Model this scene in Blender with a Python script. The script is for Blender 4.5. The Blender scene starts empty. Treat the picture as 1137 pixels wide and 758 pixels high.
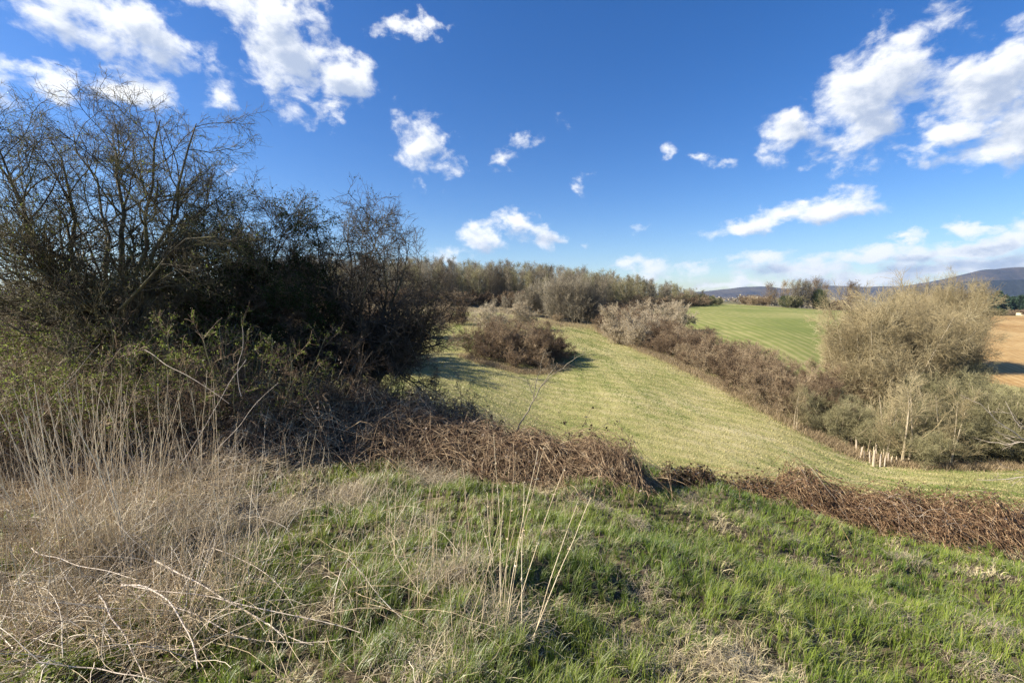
import bpy, math, time
import numpy as np
T0 = time.time()
rng = np.random.default_rng(7)
R = math.radians
EYE = 1.6
F = 473.75; CU = 568.5; CV = 379.0
PITCH = R(6.2)
CP, SP = math.cos(PITCH), math.sin(PITCH)
SUN_AZ = R(-100)      # from +Y towards -X : sun stands left and slightly ahead
SUN_EL = R(35)

scene = bpy.context.scene
COL = scene.collection

# ------------------------------------------------------------------ tagging
def tag(o, label=None, cat=None, group=None, kind=None):
    if label: o['label'] = label
    if cat: o['category'] = cat
    if group: o['group'] = group
    if kind: o['kind'] = kind
    return o
def empty(name, loc=(0, 0, 0), rz=0.0):
    o = bpy.data.objects.new(name, None); COL.objects.link(o)
    o.location = loc; o.rotation_euler = (0, 0, rz); o.empty_display_size = .2
    return o
def link(name, me, parent=None, loc=None):
    o = bpy.data.objects.new(name, me); COL.objects.link(o)
    if parent is not None: o.parent = parent
    if loc is not None: o.location = loc
    return o
def copy_tree(o, parent=None):
    c = o.copy(); COL.objects.link(c); c.parent = parent
    for ch in list(o.children): copy_tree(ch, c)
    return c

# ------------------------------------------------------------------ mesh makers
def raw_mesh(name, V, faces, n, mat, col=None):
    """V (M,3); faces int (Fn,n)"""
    me = bpy.data.meshes.new(name)
    V = np.ascontiguousarray(V, dtype=np.float32); faces = np.ascontiguousarray(faces, dtype=np.int32)
    me.vertices.add(len(V)); me.vertices.foreach_set('co', V.ravel())
    me.loops.add(faces.size); me.loops.foreach_set('vertex_index', faces.ravel())
    me.polygons.add(len(faces)); me.polygons.foreach_set('loop_start', np.arange(0, faces.size, n, dtype=np.int32))
    if col is not None:
        a = me.color_attributes.new('col', 'FLOAT_COLOR', 'POINT')
        c4 = np.ones((len(V), 4), dtype=np.float32); c4[:, :3] = col
        a.data.foreach_set('color', c4.ravel())
    me.update(calc_edges=True)
    me.materials.append(mat)
    return me
def nrm(a): return a / np.maximum(np.linalg.norm(a, axis=-1, keepdims=True), 1e-9)
def rand_unit(n):
    return nrm(rng.normal(size=(n, 3)))
def tubes(C, Rr, sides=3):
    """C (N,K,3) centre lines, Rr (N,K) radii -> verts, quads"""
    N, K, _ = C.shape
    T = np.empty_like(C); T[:, 1:-1] = C[:, 2:] - C[:, :-2]; T[:, 0] = C[:, 1] - C[:, 0]; T[:, -1] = C[:, -1] - C[:, -2]
    T = nrm(T)
    m = nrm(C[:, -1] - C[:, 0] + 1e-6)
    ref = np.where(np.abs(m[:, 2:3]) > .8, np.array([[1., 0, 0]]), np.array([[0, 0, 1.]]))
    ref = np.repeat(ref[:, None, :], K, 1)
    A = nrm(np.cross(T, ref)); B = np.cross(T, A)
    ang = np.arange(sides) * 2 * np.pi / sides
    V = C[:, :, None, :] + Rr[:, :, None, None] * (A[:, :, None, :] * np.cos(ang)[None, None, :, None] + B[:, :, None, :] * np.sin(ang)[None, None, :, None])
    V = V.reshape(-1, 3)
    base = (np.arange(N) * K * sides)[:, None, None]
    k = (np.arange(K - 1) * sides)[None, :, None]
    s = np.arange(sides)[None, None, :]; s2 = (s + 1) % sides
    Q = np.stack([base + k + s, base + k + s2, base + k + sides + s2, base + k + sides + s], -1).reshape(-1, 4)
    return V, Q
def cat_vq(parts):
    Vs, Qs, off = [], [], 0
    for V, Q in parts:
        Vs.append(V); Qs.append(Q + off); off += len(V)
    return np.concatenate(Vs), np.concatenate(Qs)
def ribbons(C, W, side):
    """flat blades: C (N,K,3), W (N,K) half widths, side (N,3)"""
    N, K, _ = C.shape
    V = np.stack([C - side[:, None, :] * W[..., None], C + side[:, None, :] * W[..., None]], 2).reshape(-1, 3)
    base = (np.arange(N) * K * 2)[:, None]; k = (np.arange(K - 1) * 2)[None, :]
    Q = np.stack([base + k, base + k + 1, base + k + 3, base + k + 2], -1).reshape(-1, 4)
    return V, Q
def leaves(P, size, D=None, width=.5):
    """diamond leaves folded a little: P (N,3), size (N,)"""
    N = len(P)
    if D is None: D = rand_unit(N)
    S = nrm(np.cross(D, rand_unit(N))); U = np.cross(D, S)
    s = size[:, None]
    V = np.stack([P, P + D * s * .45 + S * s * width * .5 + U * s * .08, P + D * s, P + D * s * .45 - S * s * width * .5 + U * s * .08], 1).reshape(-1, 3)
    Q = (np.arange(N) * 4)[:, None] + np.arange(4)[None, :]
    return V, Q
def blobs(P, r):
    """small octahedra"""
    N = len(P); d = np.array([[1, 0, 0], [0, 1, 0], [-1, 0, 0], [0, -1, 0], [0, 0, 1], [0, 0, -1]], float)
    V = (P[:, None, :] + d[None] * r[:, None, None]).reshape(-1, 3)
    f = np.array([[0, 1, 4], [1, 2, 4], [2, 3, 4], [3, 0, 4], [1, 0, 5], [2, 1, 5], [3, 2, 5], [0, 3, 5]])
    return V, ((np.arange(N) * 6)[:, None, None] + f[None]).reshape(-1, 3)

# ------------------------------------------------------------------ noise
def _h(ix, iy, seed):
    n = (ix.astype(np.int64) * 374761393 + iy.astype(np.int64) * 668265263 + seed * 974634777) & 0x7fffffff
    n = ((n ^ (n >> 13)) * 1274126177) & 0x7fffffff
    return ((n ^ (n >> 16)) & 0xffffff) / float(0xffffff)
def vnoise(x, y, seed=0):
    ix = np.floor(x); iy = np.floor(y); fx = x - ix; fy = y - iy
    fx = fx * fx * (3 - 2 * fx); fy = fy * fy * (3 - 2 * fy)
    a = _h(ix, iy, seed); b = _h(ix + 1, iy, seed); c = _h(ix, iy + 1, seed); d = _h(ix + 1, iy + 1, seed)
    return (a * (1 - fx) + b * fx) * (1 - fy) + (c * (1 - fx) + d * fx) * fy
def fbm(x, y, seed=0, o=4):
    s = 0; a = .5; t = 0
    for i in range(o):
        s = s + a * vnoise(x * 2 ** i + i * 17.3, y * 2 ** i - i * 9.1, seed + i); t += a; a *= .5
    return s / t
def sstep(a, b, x):
    t = np.clip((x - a) / (b - a), 0, 1); return t * t * (3 - 2 * t)

# ------------------------------------------------------------------ camera geometry and terrain
def P(u, v, D):
    """world point seen at photo pixel (u,v) at forward distance y=D"""
    xc = (u - CU) / F; yc = -(v - CV) / F
    dy = CP + yc * SP; dz = -SP + yc * CP
    return np.array([xc * D / dy, D, EYE + dz * D / dy])
CT = []   # x,y,z control points
for (u, v, D) in [
    (568, 758, 1.85), (568, 650, 2.8), (568, 560, 4.6), (568, 528, 6.2), (700, 545, 5.6),
    (1137, 620, 6.0), (860, 562, 6.4), (1137, 758, 2.6), (850, 660, 3.6), (1000, 600, 6.0),
    (0, 758, 1.9), (0, 560, 4.6), (200, 520, 5.4), (0, 480, 7.2), (150, 478, 7.6), (400, 478, 8.2), (540, 500, 7.8),
    (200, 640, 3.0), (350, 560, 4.5),
    (620, 500, 24), (740, 530, 20), (970, 520, 26), (530, 400, 45), (480, 362, 75), (600, 350, 108), (640, 400, 50), (560, 440, 34),
    (800, 440, 38), (700, 440, 36), (860, 480, 30), (700, 372, 78), (1100, 560, 17), (1137, 600, 13.5), (900, 560, 17),
    (1000, 500, 30), (900, 468, 34), (1137, 500, 30),
    (770, 352, 110), (930, 350, 120), (760, 338, 170), (930, 345.5, 165), (880, 392, 60), (800, 366, 82),
    (1137, 352, 150), (1080, 352, 150), (1137, 415, 60), (1010, 350, 140), (1040, 430, 52),
    (500, 337, 120), (350, 335, 120), (640, 353, 112), (600, 320, 200), (450, 315, 200), (200, 315, 180), (760, 334, 210), (700, 330, 190),
    (300, 380, 50), (100, 380, 50), (250, 440, 22), (100, 430, 18), (450, 470, 16), (0, 400, 22), (-300, 400, 25),
    (900, 342, 260), (1100, 352, 260), (1000, 350, 450), (1137, 350, 450), (1400, 350, 400), (1500, 400, 90),
    (1400, 560, 18), (1400, 700, 5)]:
    CT.append(P(u, v, D))
for (x, y, z) in [(0, 0, 0), (-2, 0, 0.05), (-5, 1, .1), (3, 0, -.55), (6, 0, -1.5), (0, -5, .3), (-8, -4, .4), (10, -6, -2),
                  (0, -40, 2), (-40, -20, 2), (50, -20, -10), (-60, 20, -1), (-100, 100, 0), (0, -300, 2), (-300, 0, 2), (-300, 300, 2), (300, 0, -12),
                  (-800, 900, -10), (0, 900, -22), (600, 900, -24), (-1500, 0, -20), (0, -1500, -20), (1500, 0, -24), (2000, 2000, -32), (0, 3000, -35), (-2500, 1500, -30),
                  (6000, 0, -40), (0, 6500, -40), (-6000, 0, -40), (0, -6000, -40), (4500, 4500, -40)]:
    CT.append(np.array([x, y, z], float))
CT = np.array(CT)
def warp(x, y):
    r = np.hypot(x, y) + 1e-9; k = np.log1p(r / 4.0) / r
    return x * k, y * k
def _tps(r2): return 0.5 * r2 * np.log(r2 + 1e-12)
cx, cy = warp(CT[:, 0], CT[:, 1])
_n = len(CT)
_A = np.zeros((_n + 3, _n + 3)); _d2 = (cx[:, None] - cx[None]) ** 2 + (cy[:, None] - cy[None]) ** 2
_A[:_n, :_n] = _tps(_d2) + np.eye(_n) * 2e-3
_A[:_n, _n:] = np.stack([np.ones(_n), cx, cy], 1); _A[_n:, :_n] = _A[:_n, _n:].T
# heights are interpolated as z/(1+r/6) so that near and far points weigh alike
_rr = np.hypot(CT[:, 0], CT[:, 1])
_w = np.linalg.solve(_A, np.concatenate([CT[:, 2] / (1 + _rr / 6), np.zeros(3)]))
def zt(x, y):
    x = np.asarray(x, float); y = np.asarray(y, float); sh = x.shape; x = x.ravel(); y = y.ravel()
    out = np.empty(len(x))
    for i in range(0, len(x), 60000):
        a, b = warp(x[i:i + 60000], y[i:i + 60000])
        K = _tps((a[:, None] - cx) ** 2 + (b[:, None] - cy) ** 2)
        out[i:i + 60000] = K @ _w[:_n] + _w[_n] + _w[_n + 1] * a + _w[_n + 2] * b
    r = np.hypot(x, y)
    out = out * (1 + r / 6)
    near = 1 - sstep(10, 22, r)
    out += near * sstep(-1.5, 1.5, x) * .26 * (fbm(x * .55 + 3, (y + .25 * x) * 1.9, 47, 2) - .5)  # long ridges added on the right to throw streaks of shadow over the grass
    out += near * (.30 * (fbm(x * 1.1, y * 1.1, 3, 3) - .5) + .20 * (fbm(x * 3.1, y * 3.6, 9, 3) - .5))
    out += (1 - near) * (1 - sstep(150, 400, r)) * .35 * (fbm(x * .18, y * .18, 5, 3) - .5)
    return out.reshape(sh)
def xy_at(u, D):
    """ground position under photo column u at forward distance D"""
    x = (u - CU) / F * D
    for _ in range(3):
        z = float(zt(x, D)) - EYE
        x = (u - CU) / F * (D * CP - z * SP)
    return x, D, z + EYE
def px_of(x, y, z):
    zz = z - EYE; dep = y * CP - zz * SP
    return CU + F * x / dep, CV - F * (y * SP + zz * CP) / dep

# ------------------------------------------------------------------ materials
def new_mat(name):
    m = bpy.data.materials.new(name); m.use_nodes = True
    nt = m.node_tree; nt.nodes.clear()
    out = nt.nodes.new('ShaderNodeOutputMaterial')
    return m, nt, out
def nd(nt, t, **kw):
    n = nt.nodes.new(t)
    for k, v in kw.items(): setattr(n, k, v)
    return n
def ramp(nt, src, stops):
    r = nd(nt, 'ShaderNodeValToRGB'); e = r.color_ramp.elements
    while len(e) < len(stops): e.new(.5)
    for el, (p, c) in zip(e, stops): el.position = p; el.color = (*c, 1)
    nt.links.new(src, r.inputs[0]); return r.outputs[0]
def bark_mat(name, stops, scale=3.0, rough=.85, rnd=.25, bump=0, spec=.3):
    m, nt, out = new_mat(name)
    b = nd(nt, 'ShaderNodeBsdfPrincipled'); b.inputs['Roughness'].default_value = rough; b.inputs['Specular IOR Level'].default_value = spec
    tc = nd(nt, 'ShaderNodeTexCoord'); n = nd(nt, 'ShaderNodeTexNoise'); n.inputs['Scale'].default_value = scale; n.inputs['Detail'].default_value = 5; n.inputs['Roughness'].default_value = .7
    nt.links.new(tc.outputs['Object'], n.inputs['Vector'])
    oi = nd(nt, 'ShaderNodeObjectInfo')
    mr = nd(nt, 'ShaderNodeMath', operation='MULTIPLY_ADD'); mr.inputs[1].default_value = rnd; nt.links.new(oi.outputs['Random'], mr.inputs[0])
    sub = nd(nt, 'ShaderNodeMath', operation='SUBTRACT'); nt.links.new(n.outputs[0], sub.inputs[0]); sub.inputs[1].default_value = rnd / 2
    nt.links.new(sub.outputs[0], mr.inputs[2])
    c = ramp(nt, mr.outputs[0], stops)
    nt.links.new(c, b.inputs['Base Color'])
    if bump:
        bn = nd(nt, 'ShaderNodeTexNoise'); bn.inputs['Scale'].default_value = 60; nt.links.new(tc.outputs['Object'], bn.inputs['Vector'])
        bp = nd(nt, 'ShaderNodeBump'); bp.inputs['Strength'].default_value = bump; bp.inputs['Distance'].default_value = .01
        nt.links.new(bn.outputs[0], bp.inputs['Height']); nt.links.new(bp.outputs[0], b.inputs['Normal'])
    nt.links.new(b.outputs[0], out.inputs[0])
    return m
def leaf_mat(name, trans=.4, gloss=.06, attr='col', stops=None, scale=5., rough=.45):
    m, nt, out = new_mat(name)
    if stops is None:
        a = nd(nt, 'ShaderNodeAttribute'); a.attribute_name = attr; c = a.outputs['Color']
    else:
        tc = nd(nt, 'ShaderNodeTexCoord'); n = nd(nt, 'ShaderNodeTexNoise'); n.inputs['Scale'].default_value = scale; n.inputs['Detail'].default_value = 4; n.inputs['Roughness'].default_value = .75
        nt.links.new(tc.outputs['Object'], n.inputs['Vector']); c = ramp(nt, n.outputs[0], stops)
    d = nd(nt, 'ShaderNodeBsdfDiffuse'); t = nd(nt, 'ShaderNodeBsdfTranslucent'); g = nd(nt, 'ShaderNodeBsdfGlossy'); g.inputs['Roughness'].default_value = rough + .1
    nt.links.new(c, d.inputs[0]); nt.links.new(c, t.inputs[0])
    m1 = nd(nt, 'ShaderNodeMixShader'); m1.inputs[0].default_value = trans; nt.links.new(d.outputs[0], m1.inputs[1]); nt.links.new(t.outputs[0], m1.inputs[2])
    m2 = nd(nt, 'ShaderNodeMixShader')
    fr = nd(nt, 'ShaderNodeFresnel'); fr.inputs[0].default_value = 1.35
    mm = nd(nt, 'ShaderNodeMath', operation='MULTIPLY'); mm.inputs[1].default_value = gloss * 4; nt.links.new(fr.outputs[0], mm.inputs[0]); nt.links.new(mm.outputs[0], m2.inputs[0])
    nt.links.new(m1.outputs[0], m2.inputs[1]); nt.links.new(g.outputs[0], m2.inputs[2]); nt.links.new(m2.outputs[0], out.inputs[0])
    return m

M = {}
M['hawthorn'] = bark_mat('hawthorn bark', [(.3, (.045, .036, .025)), (.5, (.12, .10, .06)), (.66, (.23, .21, .085))], 2.5, rnd=.1, bump=.5)
M['twig_dark'] = bark_mat('dark twig bark', [(.3, (.04, .03, .022)), (.5, (.11, .088, .06)), (.7, (.24, .20, .14))], 5)
M['twig_brown'] = bark_mat('brown twig bark', [(.25, (.08, .052, .03)), (.5, (.20, .14, .085)), (.75, (.37, .29, .18))], .9, rnd=.35)
M['twig_grey'] = bark_mat('grey twig bark', [(.25, (.12, .10, .068)), (.5, (.235, .20, .14)), (.75, (.37, .33, .245))], .5, rnd=.35)
M['twig_olive'] = bark_mat('olive twig bark', [(.3, (.19, .15, .08)), (.5, (.345, .28, .155)), (.72, (.52, .445, .275))], .35, rnd=.2)
M['twig_moss'] = bark_mat('mossy grey twig bark', [(.3, (.13, .12, .055)), (.5, (.235, .215, .11)), (.72, (.36, .325, .19))], .5, rnd=.2)
M['twig_pale'] = bark_mat('pale twig bark', [(.3, (.27, .215, .14)), (.5, (.42, .35, .24)), (.72, (.58, .50, .36))], 1.2, rnd=.2)
M['cane'] = bark_mat('bramble cane', [(.36, (.06, .038, .022)), (.47, (.17, .11, .062)), (.57, (.34, .245, .145)), (.67, (.60, .48, .31))], 7, rough=.6, rnd=.0)
M['cane_red'] = bark_mat('reddish bramble cane', [(.38, (.035, .02, .012)), (.48, (.125, .07, .035)), (.57, (.30, .19, .10)), (.66, (.56, .43, .26))], 9, rough=.55, rnd=.0)
M['straw'] = bark_mat('dry straw stalk', [(.3, (.36, .27, .16)), (.5, (.60, .48, .305)), (.7, (.84, .72, .5))], 7, rough=.6, rnd=.3)
M['bleached'] = bark_mat('bleached dead cane', [(.3, (.26, .20, .15)), (.5, (.46, .385, .30)), (.7, (.62, .54, .44))], 22, rough=.55, rnd=.1)
M['grass'] = leaf_mat('green grass blade', .5, .06)
M['deadgrass'] = leaf_mat('dead grass blade', .35, .03)
M['meadowgrass'] = leaf_mat('meadow grass', .3, .03)
M['ivy'] = leaf_mat('dark evergreen leaf', .2, .012, stops=[(.3, (.018, .032, .012)), (.55, (.045, .072, .022)), (.75, (.09, .12, .04))], scale=6)
M['youngleaf'] = leaf_mat('young green leaf', .5, .015, stops=[(.3, (.10, .13, .03)), (.55, (.2, .25, .05)), (.75, (.32, .34, .09))], scale=9)
M['deadleaf'] = leaf_mat('dead bramble leaf', .25, .04, stops=[(.3, (.05, .03, .02)), (.55, (.14, .085, .05)), (.75, (.30, .2, .12))], scale=14)
M['darkleaf'] = leaf_mat('dark bramble leaf', .2, .05, stops=[(.3, (.02, .018, .012)), (.55, (.06, .045, .025)), (.75, (.09, .09, .035))], scale=10)
M['conifer'] = leaf_mat('conifer foliage', .15, .03, stops=[(.3, (.025, .05, .03)), (.6, (.06, .10, .06)), (.8, (.1, .14, .09))], scale=.3)
M['bushgreen'] = leaf_mat('evergreen foliage', .2, .04, stops=[(.3, (.03, .045, .015)), (.6, (.07, .09, .03)), (.8, (.12, .13, .05))], scale=1.)

# ground sheets -------------------------------------------------------
def ground_mat(name, stops, s1=.5, s2=8., s3=60., mixc=None, stripes=None, bump=.6, bdist=.05):
    m, nt, out = new_mat(name)
    L = nt.links.new
    b = nd(nt, 'ShaderNodeBsdfPrincipled'); b.inputs['Roughness'].default_value = .95; b.inputs['Specular IOR Level'].default_value = .1
    tc = nd(nt, 'ShaderNodeTexCoord'); co = tc.outputs['Object']
    ns = []
    for s, d in ((s1, 4), (s2, 5), (s3, 3)):
        n = nd(nt, 'ShaderNodeTexNoise'); n.inputs['Scale'].default_value = s; n.inputs['Detail'].default_value = d; n.inputs['Roughness'].default_value = .65
        L(co, n.inputs['Vector']); ns.append(n.outputs[0])
    a = nd(nt, 'ShaderNodeMath', operation='MULTIPLY_ADD'); a.inputs[1].default_value = .55; L(ns[0], a.inputs[0])
    a2 = nd(nt, 'ShaderNodeMath', operation='MULTIPLY'); a2.inputs[1].default_value = .3; L(ns[1], a2.inputs[0]); L(a2.outputs[0], a.inputs[2])
    a3 = nd(nt, 'ShaderNodeMath', operation='MULTIPLY_ADD'); a3.inputs[1].default_value = .15; L(ns[2], a3.inputs[0]); L(a.outputs[0], a3.inputs[2])
    val = a3.outputs[0]
    if stripes:
        ang, sc, amt, dist = stripes
        mp = nd(nt, 'ShaderNodeMapping'); mp.inputs['Rotation'].default_value = (0, 0, R(ang)); L(co, mp.inputs[0])
        w = nd(nt, 'ShaderNodeTexWave'); w.inputs['Scale'].default_value = sc; w.inputs['Distortion'].default_value = dist; w.inputs['Detail'].default_value = 3; w.inputs['Detail Scale'].default_value = .6
        L(mp.outputs[0], w.inputs[0])
        a4 = nd(nt, 'ShaderNodeMath', operation='MULTIPLY_ADD'); a4.inputs[1].default_value = amt; L(w.outputs['Fac'], a4.inputs[0])
        sb = nd(nt, 'ShaderNodeMath', operation='SUBTRACT'); sb.inputs[1].default_value = amt / 2; L(val, sb.inputs[0]); L(sb.outputs[0], a4.inputs[2]); val = a4.outputs[0]
    c = ramp(nt, val, stops); L(c, b.inputs['Base Color'])
    bp = nd(nt, 'ShaderNodeBump'); bp.inputs['Strength'].default_value = bump; bp.inputs['Distance'].default_value = bdist
    L(ns[1], bp.inputs['Height']); L(bp.outputs[0], b.inputs['Normal'])
    L(b.outputs[0], out.inputs[0])
    return m
M['soil'] = ground_mat('litter and soil', [(.35, (.04, .03, .02)), (.5, (.09, .07, .045)), (.65, (.16, .13, .08))], 1.2, 12, 90)
M['meadow'] = ground_mat('meadow turf', [(.38, (.15, .17, .05)), (.47, (.24, .235, .085)), (.55, (.32, .29, .13)), (.64, (.40, .35, .19))], .09, 1.1, 9, stripes=(-62, .22, .07, 3), bump=.8, bdist=.15)
M['crop'] = ground_mat('young cereal crop', [(.38, (.14, .17, .045)), (.5, (.185, .20, .06)), (.62, (.28, .26, .105))], .04, .5, 5, stripes=(8, .17, .13, 2.2), bump=.4, bdist=.1)
M['plough'] = ground_mat('ploughed soil', [(.38, (.23, .135, .052)), (.5, (.34, .215, .088)), (.62, (.44, .31, .145))], .05, .8, 6, stripes=(25, .3, .08, 4), bump=.8, bdist=.2)
M['woodfloor'] = ground_mat('woodland floor', [(.38, (.10, .085, .05)), (.5, (.19, .155, .09)), (.62, (.30, .25, .15))], .15, 1.5, 12)
M['valley'] = ground_mat('valley land', [(.38, (.07, .075, .04)), (.47, (.16, .13, .08)), (.52, (.12, .14, .05)), (.6, (.24, .19, .12))], .006, .03, .4, bump=.3, bdist=1)
M['hill'] = ground_mat('wooded hill', [(.36, (.018, .02, .024)), (.47, (.045, .038, .036)), (.54, (.085, .066, .05)), (.62, (.07, .07, .045))], .0022, .012, .06, bump=1, bdist=30)
M['hilldark'] = ground_mat('dark forested hill', [(.36, (.014, .018, .02)), (.5, (.024, .028, .028)), (.65, (.045, .045, .038))], .002, .012, .06, bump=1, bdist=30)

# ------------------------------------------------------------------ terrain partitioned into sheets
def in_poly(x, y, poly):
    inside = np.zeros(x.shape, bool); n = len(poly)
    for i in range(n):
        x1, y1 = poly[i]; x2, y2 = poly[(i + 1) % n]
        c = ((y1 > y) != (y2 > y)) & (x < (x2 - x1) * (y - y1) / (y2 - y1 + 1e-12) + x1)
        inside ^= c
    return inside
def ground_xy(pts): return [xy_at(u, D)[:2] for u, D in pts]
HEDGE = [(665, 100), (668, 84), (690, 68), (722, 57), (765, 47.5), (812, 40), (862, 34), (905, 31), (950, 30)]   # u, D of the meadow-side foot of the hedge
hx = ground_xy(HEDGE)
CROP_POLY = hx[:-1] + ground_xy([(935, 60), (962, 110), (955, 175)]) + ground_xy([(860, 178), (790, 200), (745, 200), (720, 130), (680, 112)])
PL_POLY = ground_xy([(1060, 58), (1400, 40), (1500, 160), (1060, 162), (1035, 100)])
th = np.concatenate([np.linspace(-62, 62, 560, endpoint=False), np.linspace(62, 298, 120, endpoint=False)])
th = np.radians(th); NT = len(th)
rad = np.concatenate([[0.02], np.exp(np.linspace(np.log(.5), np.log(14), 230)), np.exp(np.linspace(np.log(14), np.log(300), 230))[1:], np.exp(np.linspace(np.log(300), np.log(6600), 60))[1:]])
NR = len(rad)
GX = rad[:, None] * np.sin(th)[None]; GY = rad[:, None] * np.cos(th)[None]
GZ = zt(GX, GY)
V = np.stack([GX, GY, GZ], -1).reshape(-1, 3)
i = np.arange(NR - 1)[:, None]; j = np.arange(NT)[None]; j2 = (j + 1) % NT
Q = np.stack([i * NT + j, i * NT + j2, (i + 1) * NT + j2, (i + 1) * NT + j], -1).reshape(-1, 4)
fc = V[Q].mean(1); fr = np.hypot(fc[:, 0], fc[:, 1])
zone = np.full(len(Q), 0)
wob = 3.0 * (fbm(fc[:, 0] * .15, fc[:, 1] * .15, 33, 3) - .5)
zone[fr > 13] = 1
zone[fr > 235] = 4
zone[in_poly(fc[:, 0], fc[:, 1] + wob * .3, CROP_POLY)] = 2
zone[in_poly(fc[:, 0], fc[:, 1] + wob * .3, PL_POLY)] = 3
WOOD_POLY = ground_xy([(-1500, 60), (0, 70), (440, 98), (560, 104), (640, 100), (668, 104), (690, 122), (745, 158), (815, 215), (700, 232), (300, 232), (-1500, 200)])
zone[in_poly(fc[:, 0], fc[:, 1] + wob * .6, WOOD_POLY) & (zone == 1)] = 5
for z_, (nm, mt) in enumerate([('ground', 'soil'), ('meadow', 'meadow'), ('crop_field', 'crop'), ('ploughed_field', 'plough'), ('valley_land', 'valley'), ('woodland_floor', 'woodfloor')]):
    q = Q[zone == z_]
    if len(q) == 0: continue
    u_, inv = np.unique(q, return_inverse=True)
    tag(link(nm, raw_mesh(nm, V[u_], inv.reshape(-1, 4)[:, ::-1], 4, M[mt])), kind='structure')

# ------------------------------------------------------------------ far hills
def ridge(name, prof, D, depth, mat, seed, rough):
    us = np.linspace(prof[0][0], prof[-1][0], 260)
    vs = np.interp(us, [p[0] for p in prof], [p[1] for p in prof])
    n2 = 36; t = np.linspace(-1, 1, n2)
    VV = []
    for u, v in zip(us, vs):
        top = P(u, v, D); x0 = top[0]; s = math.hypot(x0, D)
        dx, dy = x0 / s, D / s
        for tt in t:
            k = max(0, math.cos(tt * math.pi / 2)) ** 1.1
            VV.append((x0 + dx * depth * tt, D + dy * depth * tt, -60 + (top[2] + 60) * k))
    VV = np.array(VV)
    nz = fbm(VV[:, 0] / 500, VV[:, 1] / 500, seed, 5) - .5
    VV[:, 2] += nz * rough * np.tile(np.clip(1 - np.abs(t) * .9, 0, 1), len(us)) 
    i = np.arange(len(us) - 1)[:, None]; j = np.arange(n2 - 1)[None]
    q = np.stack([i * n2 + j, (i + 1) * n2 + j, (i + 1) * n2 + j + 1, i * n2 + j + 1], -1).reshape(-1, 4)
    return tag(link(name, raw_mesh(name, VV, q, 4, mat)), kind='structure')
ridge('hills', [(560, 329), (700, 327), (780, 324), (800, 321.5), (822, 319), (845, 318), (870, 320.5), (900, 318), (925, 316.5), (960, 318), (1010, 317), (1060, 318), (1300, 316), (1500, 320)], 5200, 1000, M['hill'], 4, 40)
ridge('hills', [(960, 326), (1000, 318), (1030, 313), (1050, 309), (1075, 303), (1090, 300), (1105, 298.5), (1120, 297.5), (1137, 297), (1200, 297), (1300, 302), (1500, 312)], 4200, 900, M['hill'], 8, 45)
ridge('hills', [(975, 327), (1005, 320), (1030, 316), (1060, 313.5), (1090, 312), (1137, 311), (1250, 312), (1400, 318), (1500, 322)], 2900, 420, M['hilldark'], 12, 30)

# ------------------------------------------------------------------ plant growth
def curve_len(C): return np.linalg.norm(np.diff(C, axis=1), axis=2).sum(1)
def wander(P0, D0, L, K, wan, up, r0, r1, gravity=0):
    N = len(P0); C = np.empty((N, K, 3)); C[:, 0] = P0; d = nrm(D0)
    st = (L / (K - 1))[:, None]
    for k in range(1, K):
        d = nrm(d + wan * rng.normal(size=(N, 3)) + np.array([0, 0, up - gravity * k]))
        C[:, k] = C[:, k - 1] + d * st
    t = np.linspace(0, 1, K)[None]
    return C, r0[:, None] * (1 - t) + r1[:, None] * t
def spawn(C, Rr, n, t0, t1, ratio, ang, K, wan, up, rs=.65, tip=.4, rmin=.0015, lmin=None, gravity=0, taper_len=.55):
    N, Kp, _ = C.shape
    idx = np.repeat(np.arange(N), n); m = len(idx)
    t = rng.uniform(t0, t1, m); f = t * (Kp - 1); k = np.minimum(f.astype(int), Kp - 2); w = (f - k)[:, None]
    A = C[idx, k]; B = C[idx, k + 1]; P0 = A * (1 - w) + B * w; T = nrm(B - A)
    rr = Rr[idx, k] * (1 - w[:, 0]) + Rr[idx, k + 1] * w[:, 0]
    S = nrm(np.cross(T, rand_unit(m)))
    a = np.radians(rng.uniform(ang[0], ang[1], m))[:, None]
    D0 = T * np.cos(a) + S * np.sin(a)
    L = curve_len(C)[idx] * ratio * (1 - taper_len * t) * rng.uniform(.6, 1.35, m)
    if lmin is not None: L = np.maximum(L, lmin * rng.uniform(.6, 1.3, m))
    r0 = np.maximum(rr * rs, rmin)
    return wander(P0, D0, L, K, wan, up, r0, np.maximum(r0 * tip, rmin * .6), gravity)
def stems(n, spread, tilt, L, K, wan, up, r0, tipr, origin=(0, 0, 0)):
    a = rng.uniform(0, 2 * np.pi, n); rad_ = spread * np.sqrt(rng.uniform(0, 1, n))
    P0 = np.stack([np.cos(a) * rad_, np.sin(a) * rad_, np.full(n, -.15)], 1) + np.array(origin)
    a2 = a + rng.normal(0, .5, n); ti = np.radians(rng.uniform(tilt[0], tilt[1], n))
    D0 = np.stack([np.sin(ti) * np.cos(a2), np.sin(ti) * np.sin(a2), np.cos(ti)], 1)
    Ls = rng.uniform(L[0], L[1], n)
    r = r0 * rng.uniform(.6, 1.15, n)
    return wander(P0, D0, Ls, K, wan, up, r, r * tipr)
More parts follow.
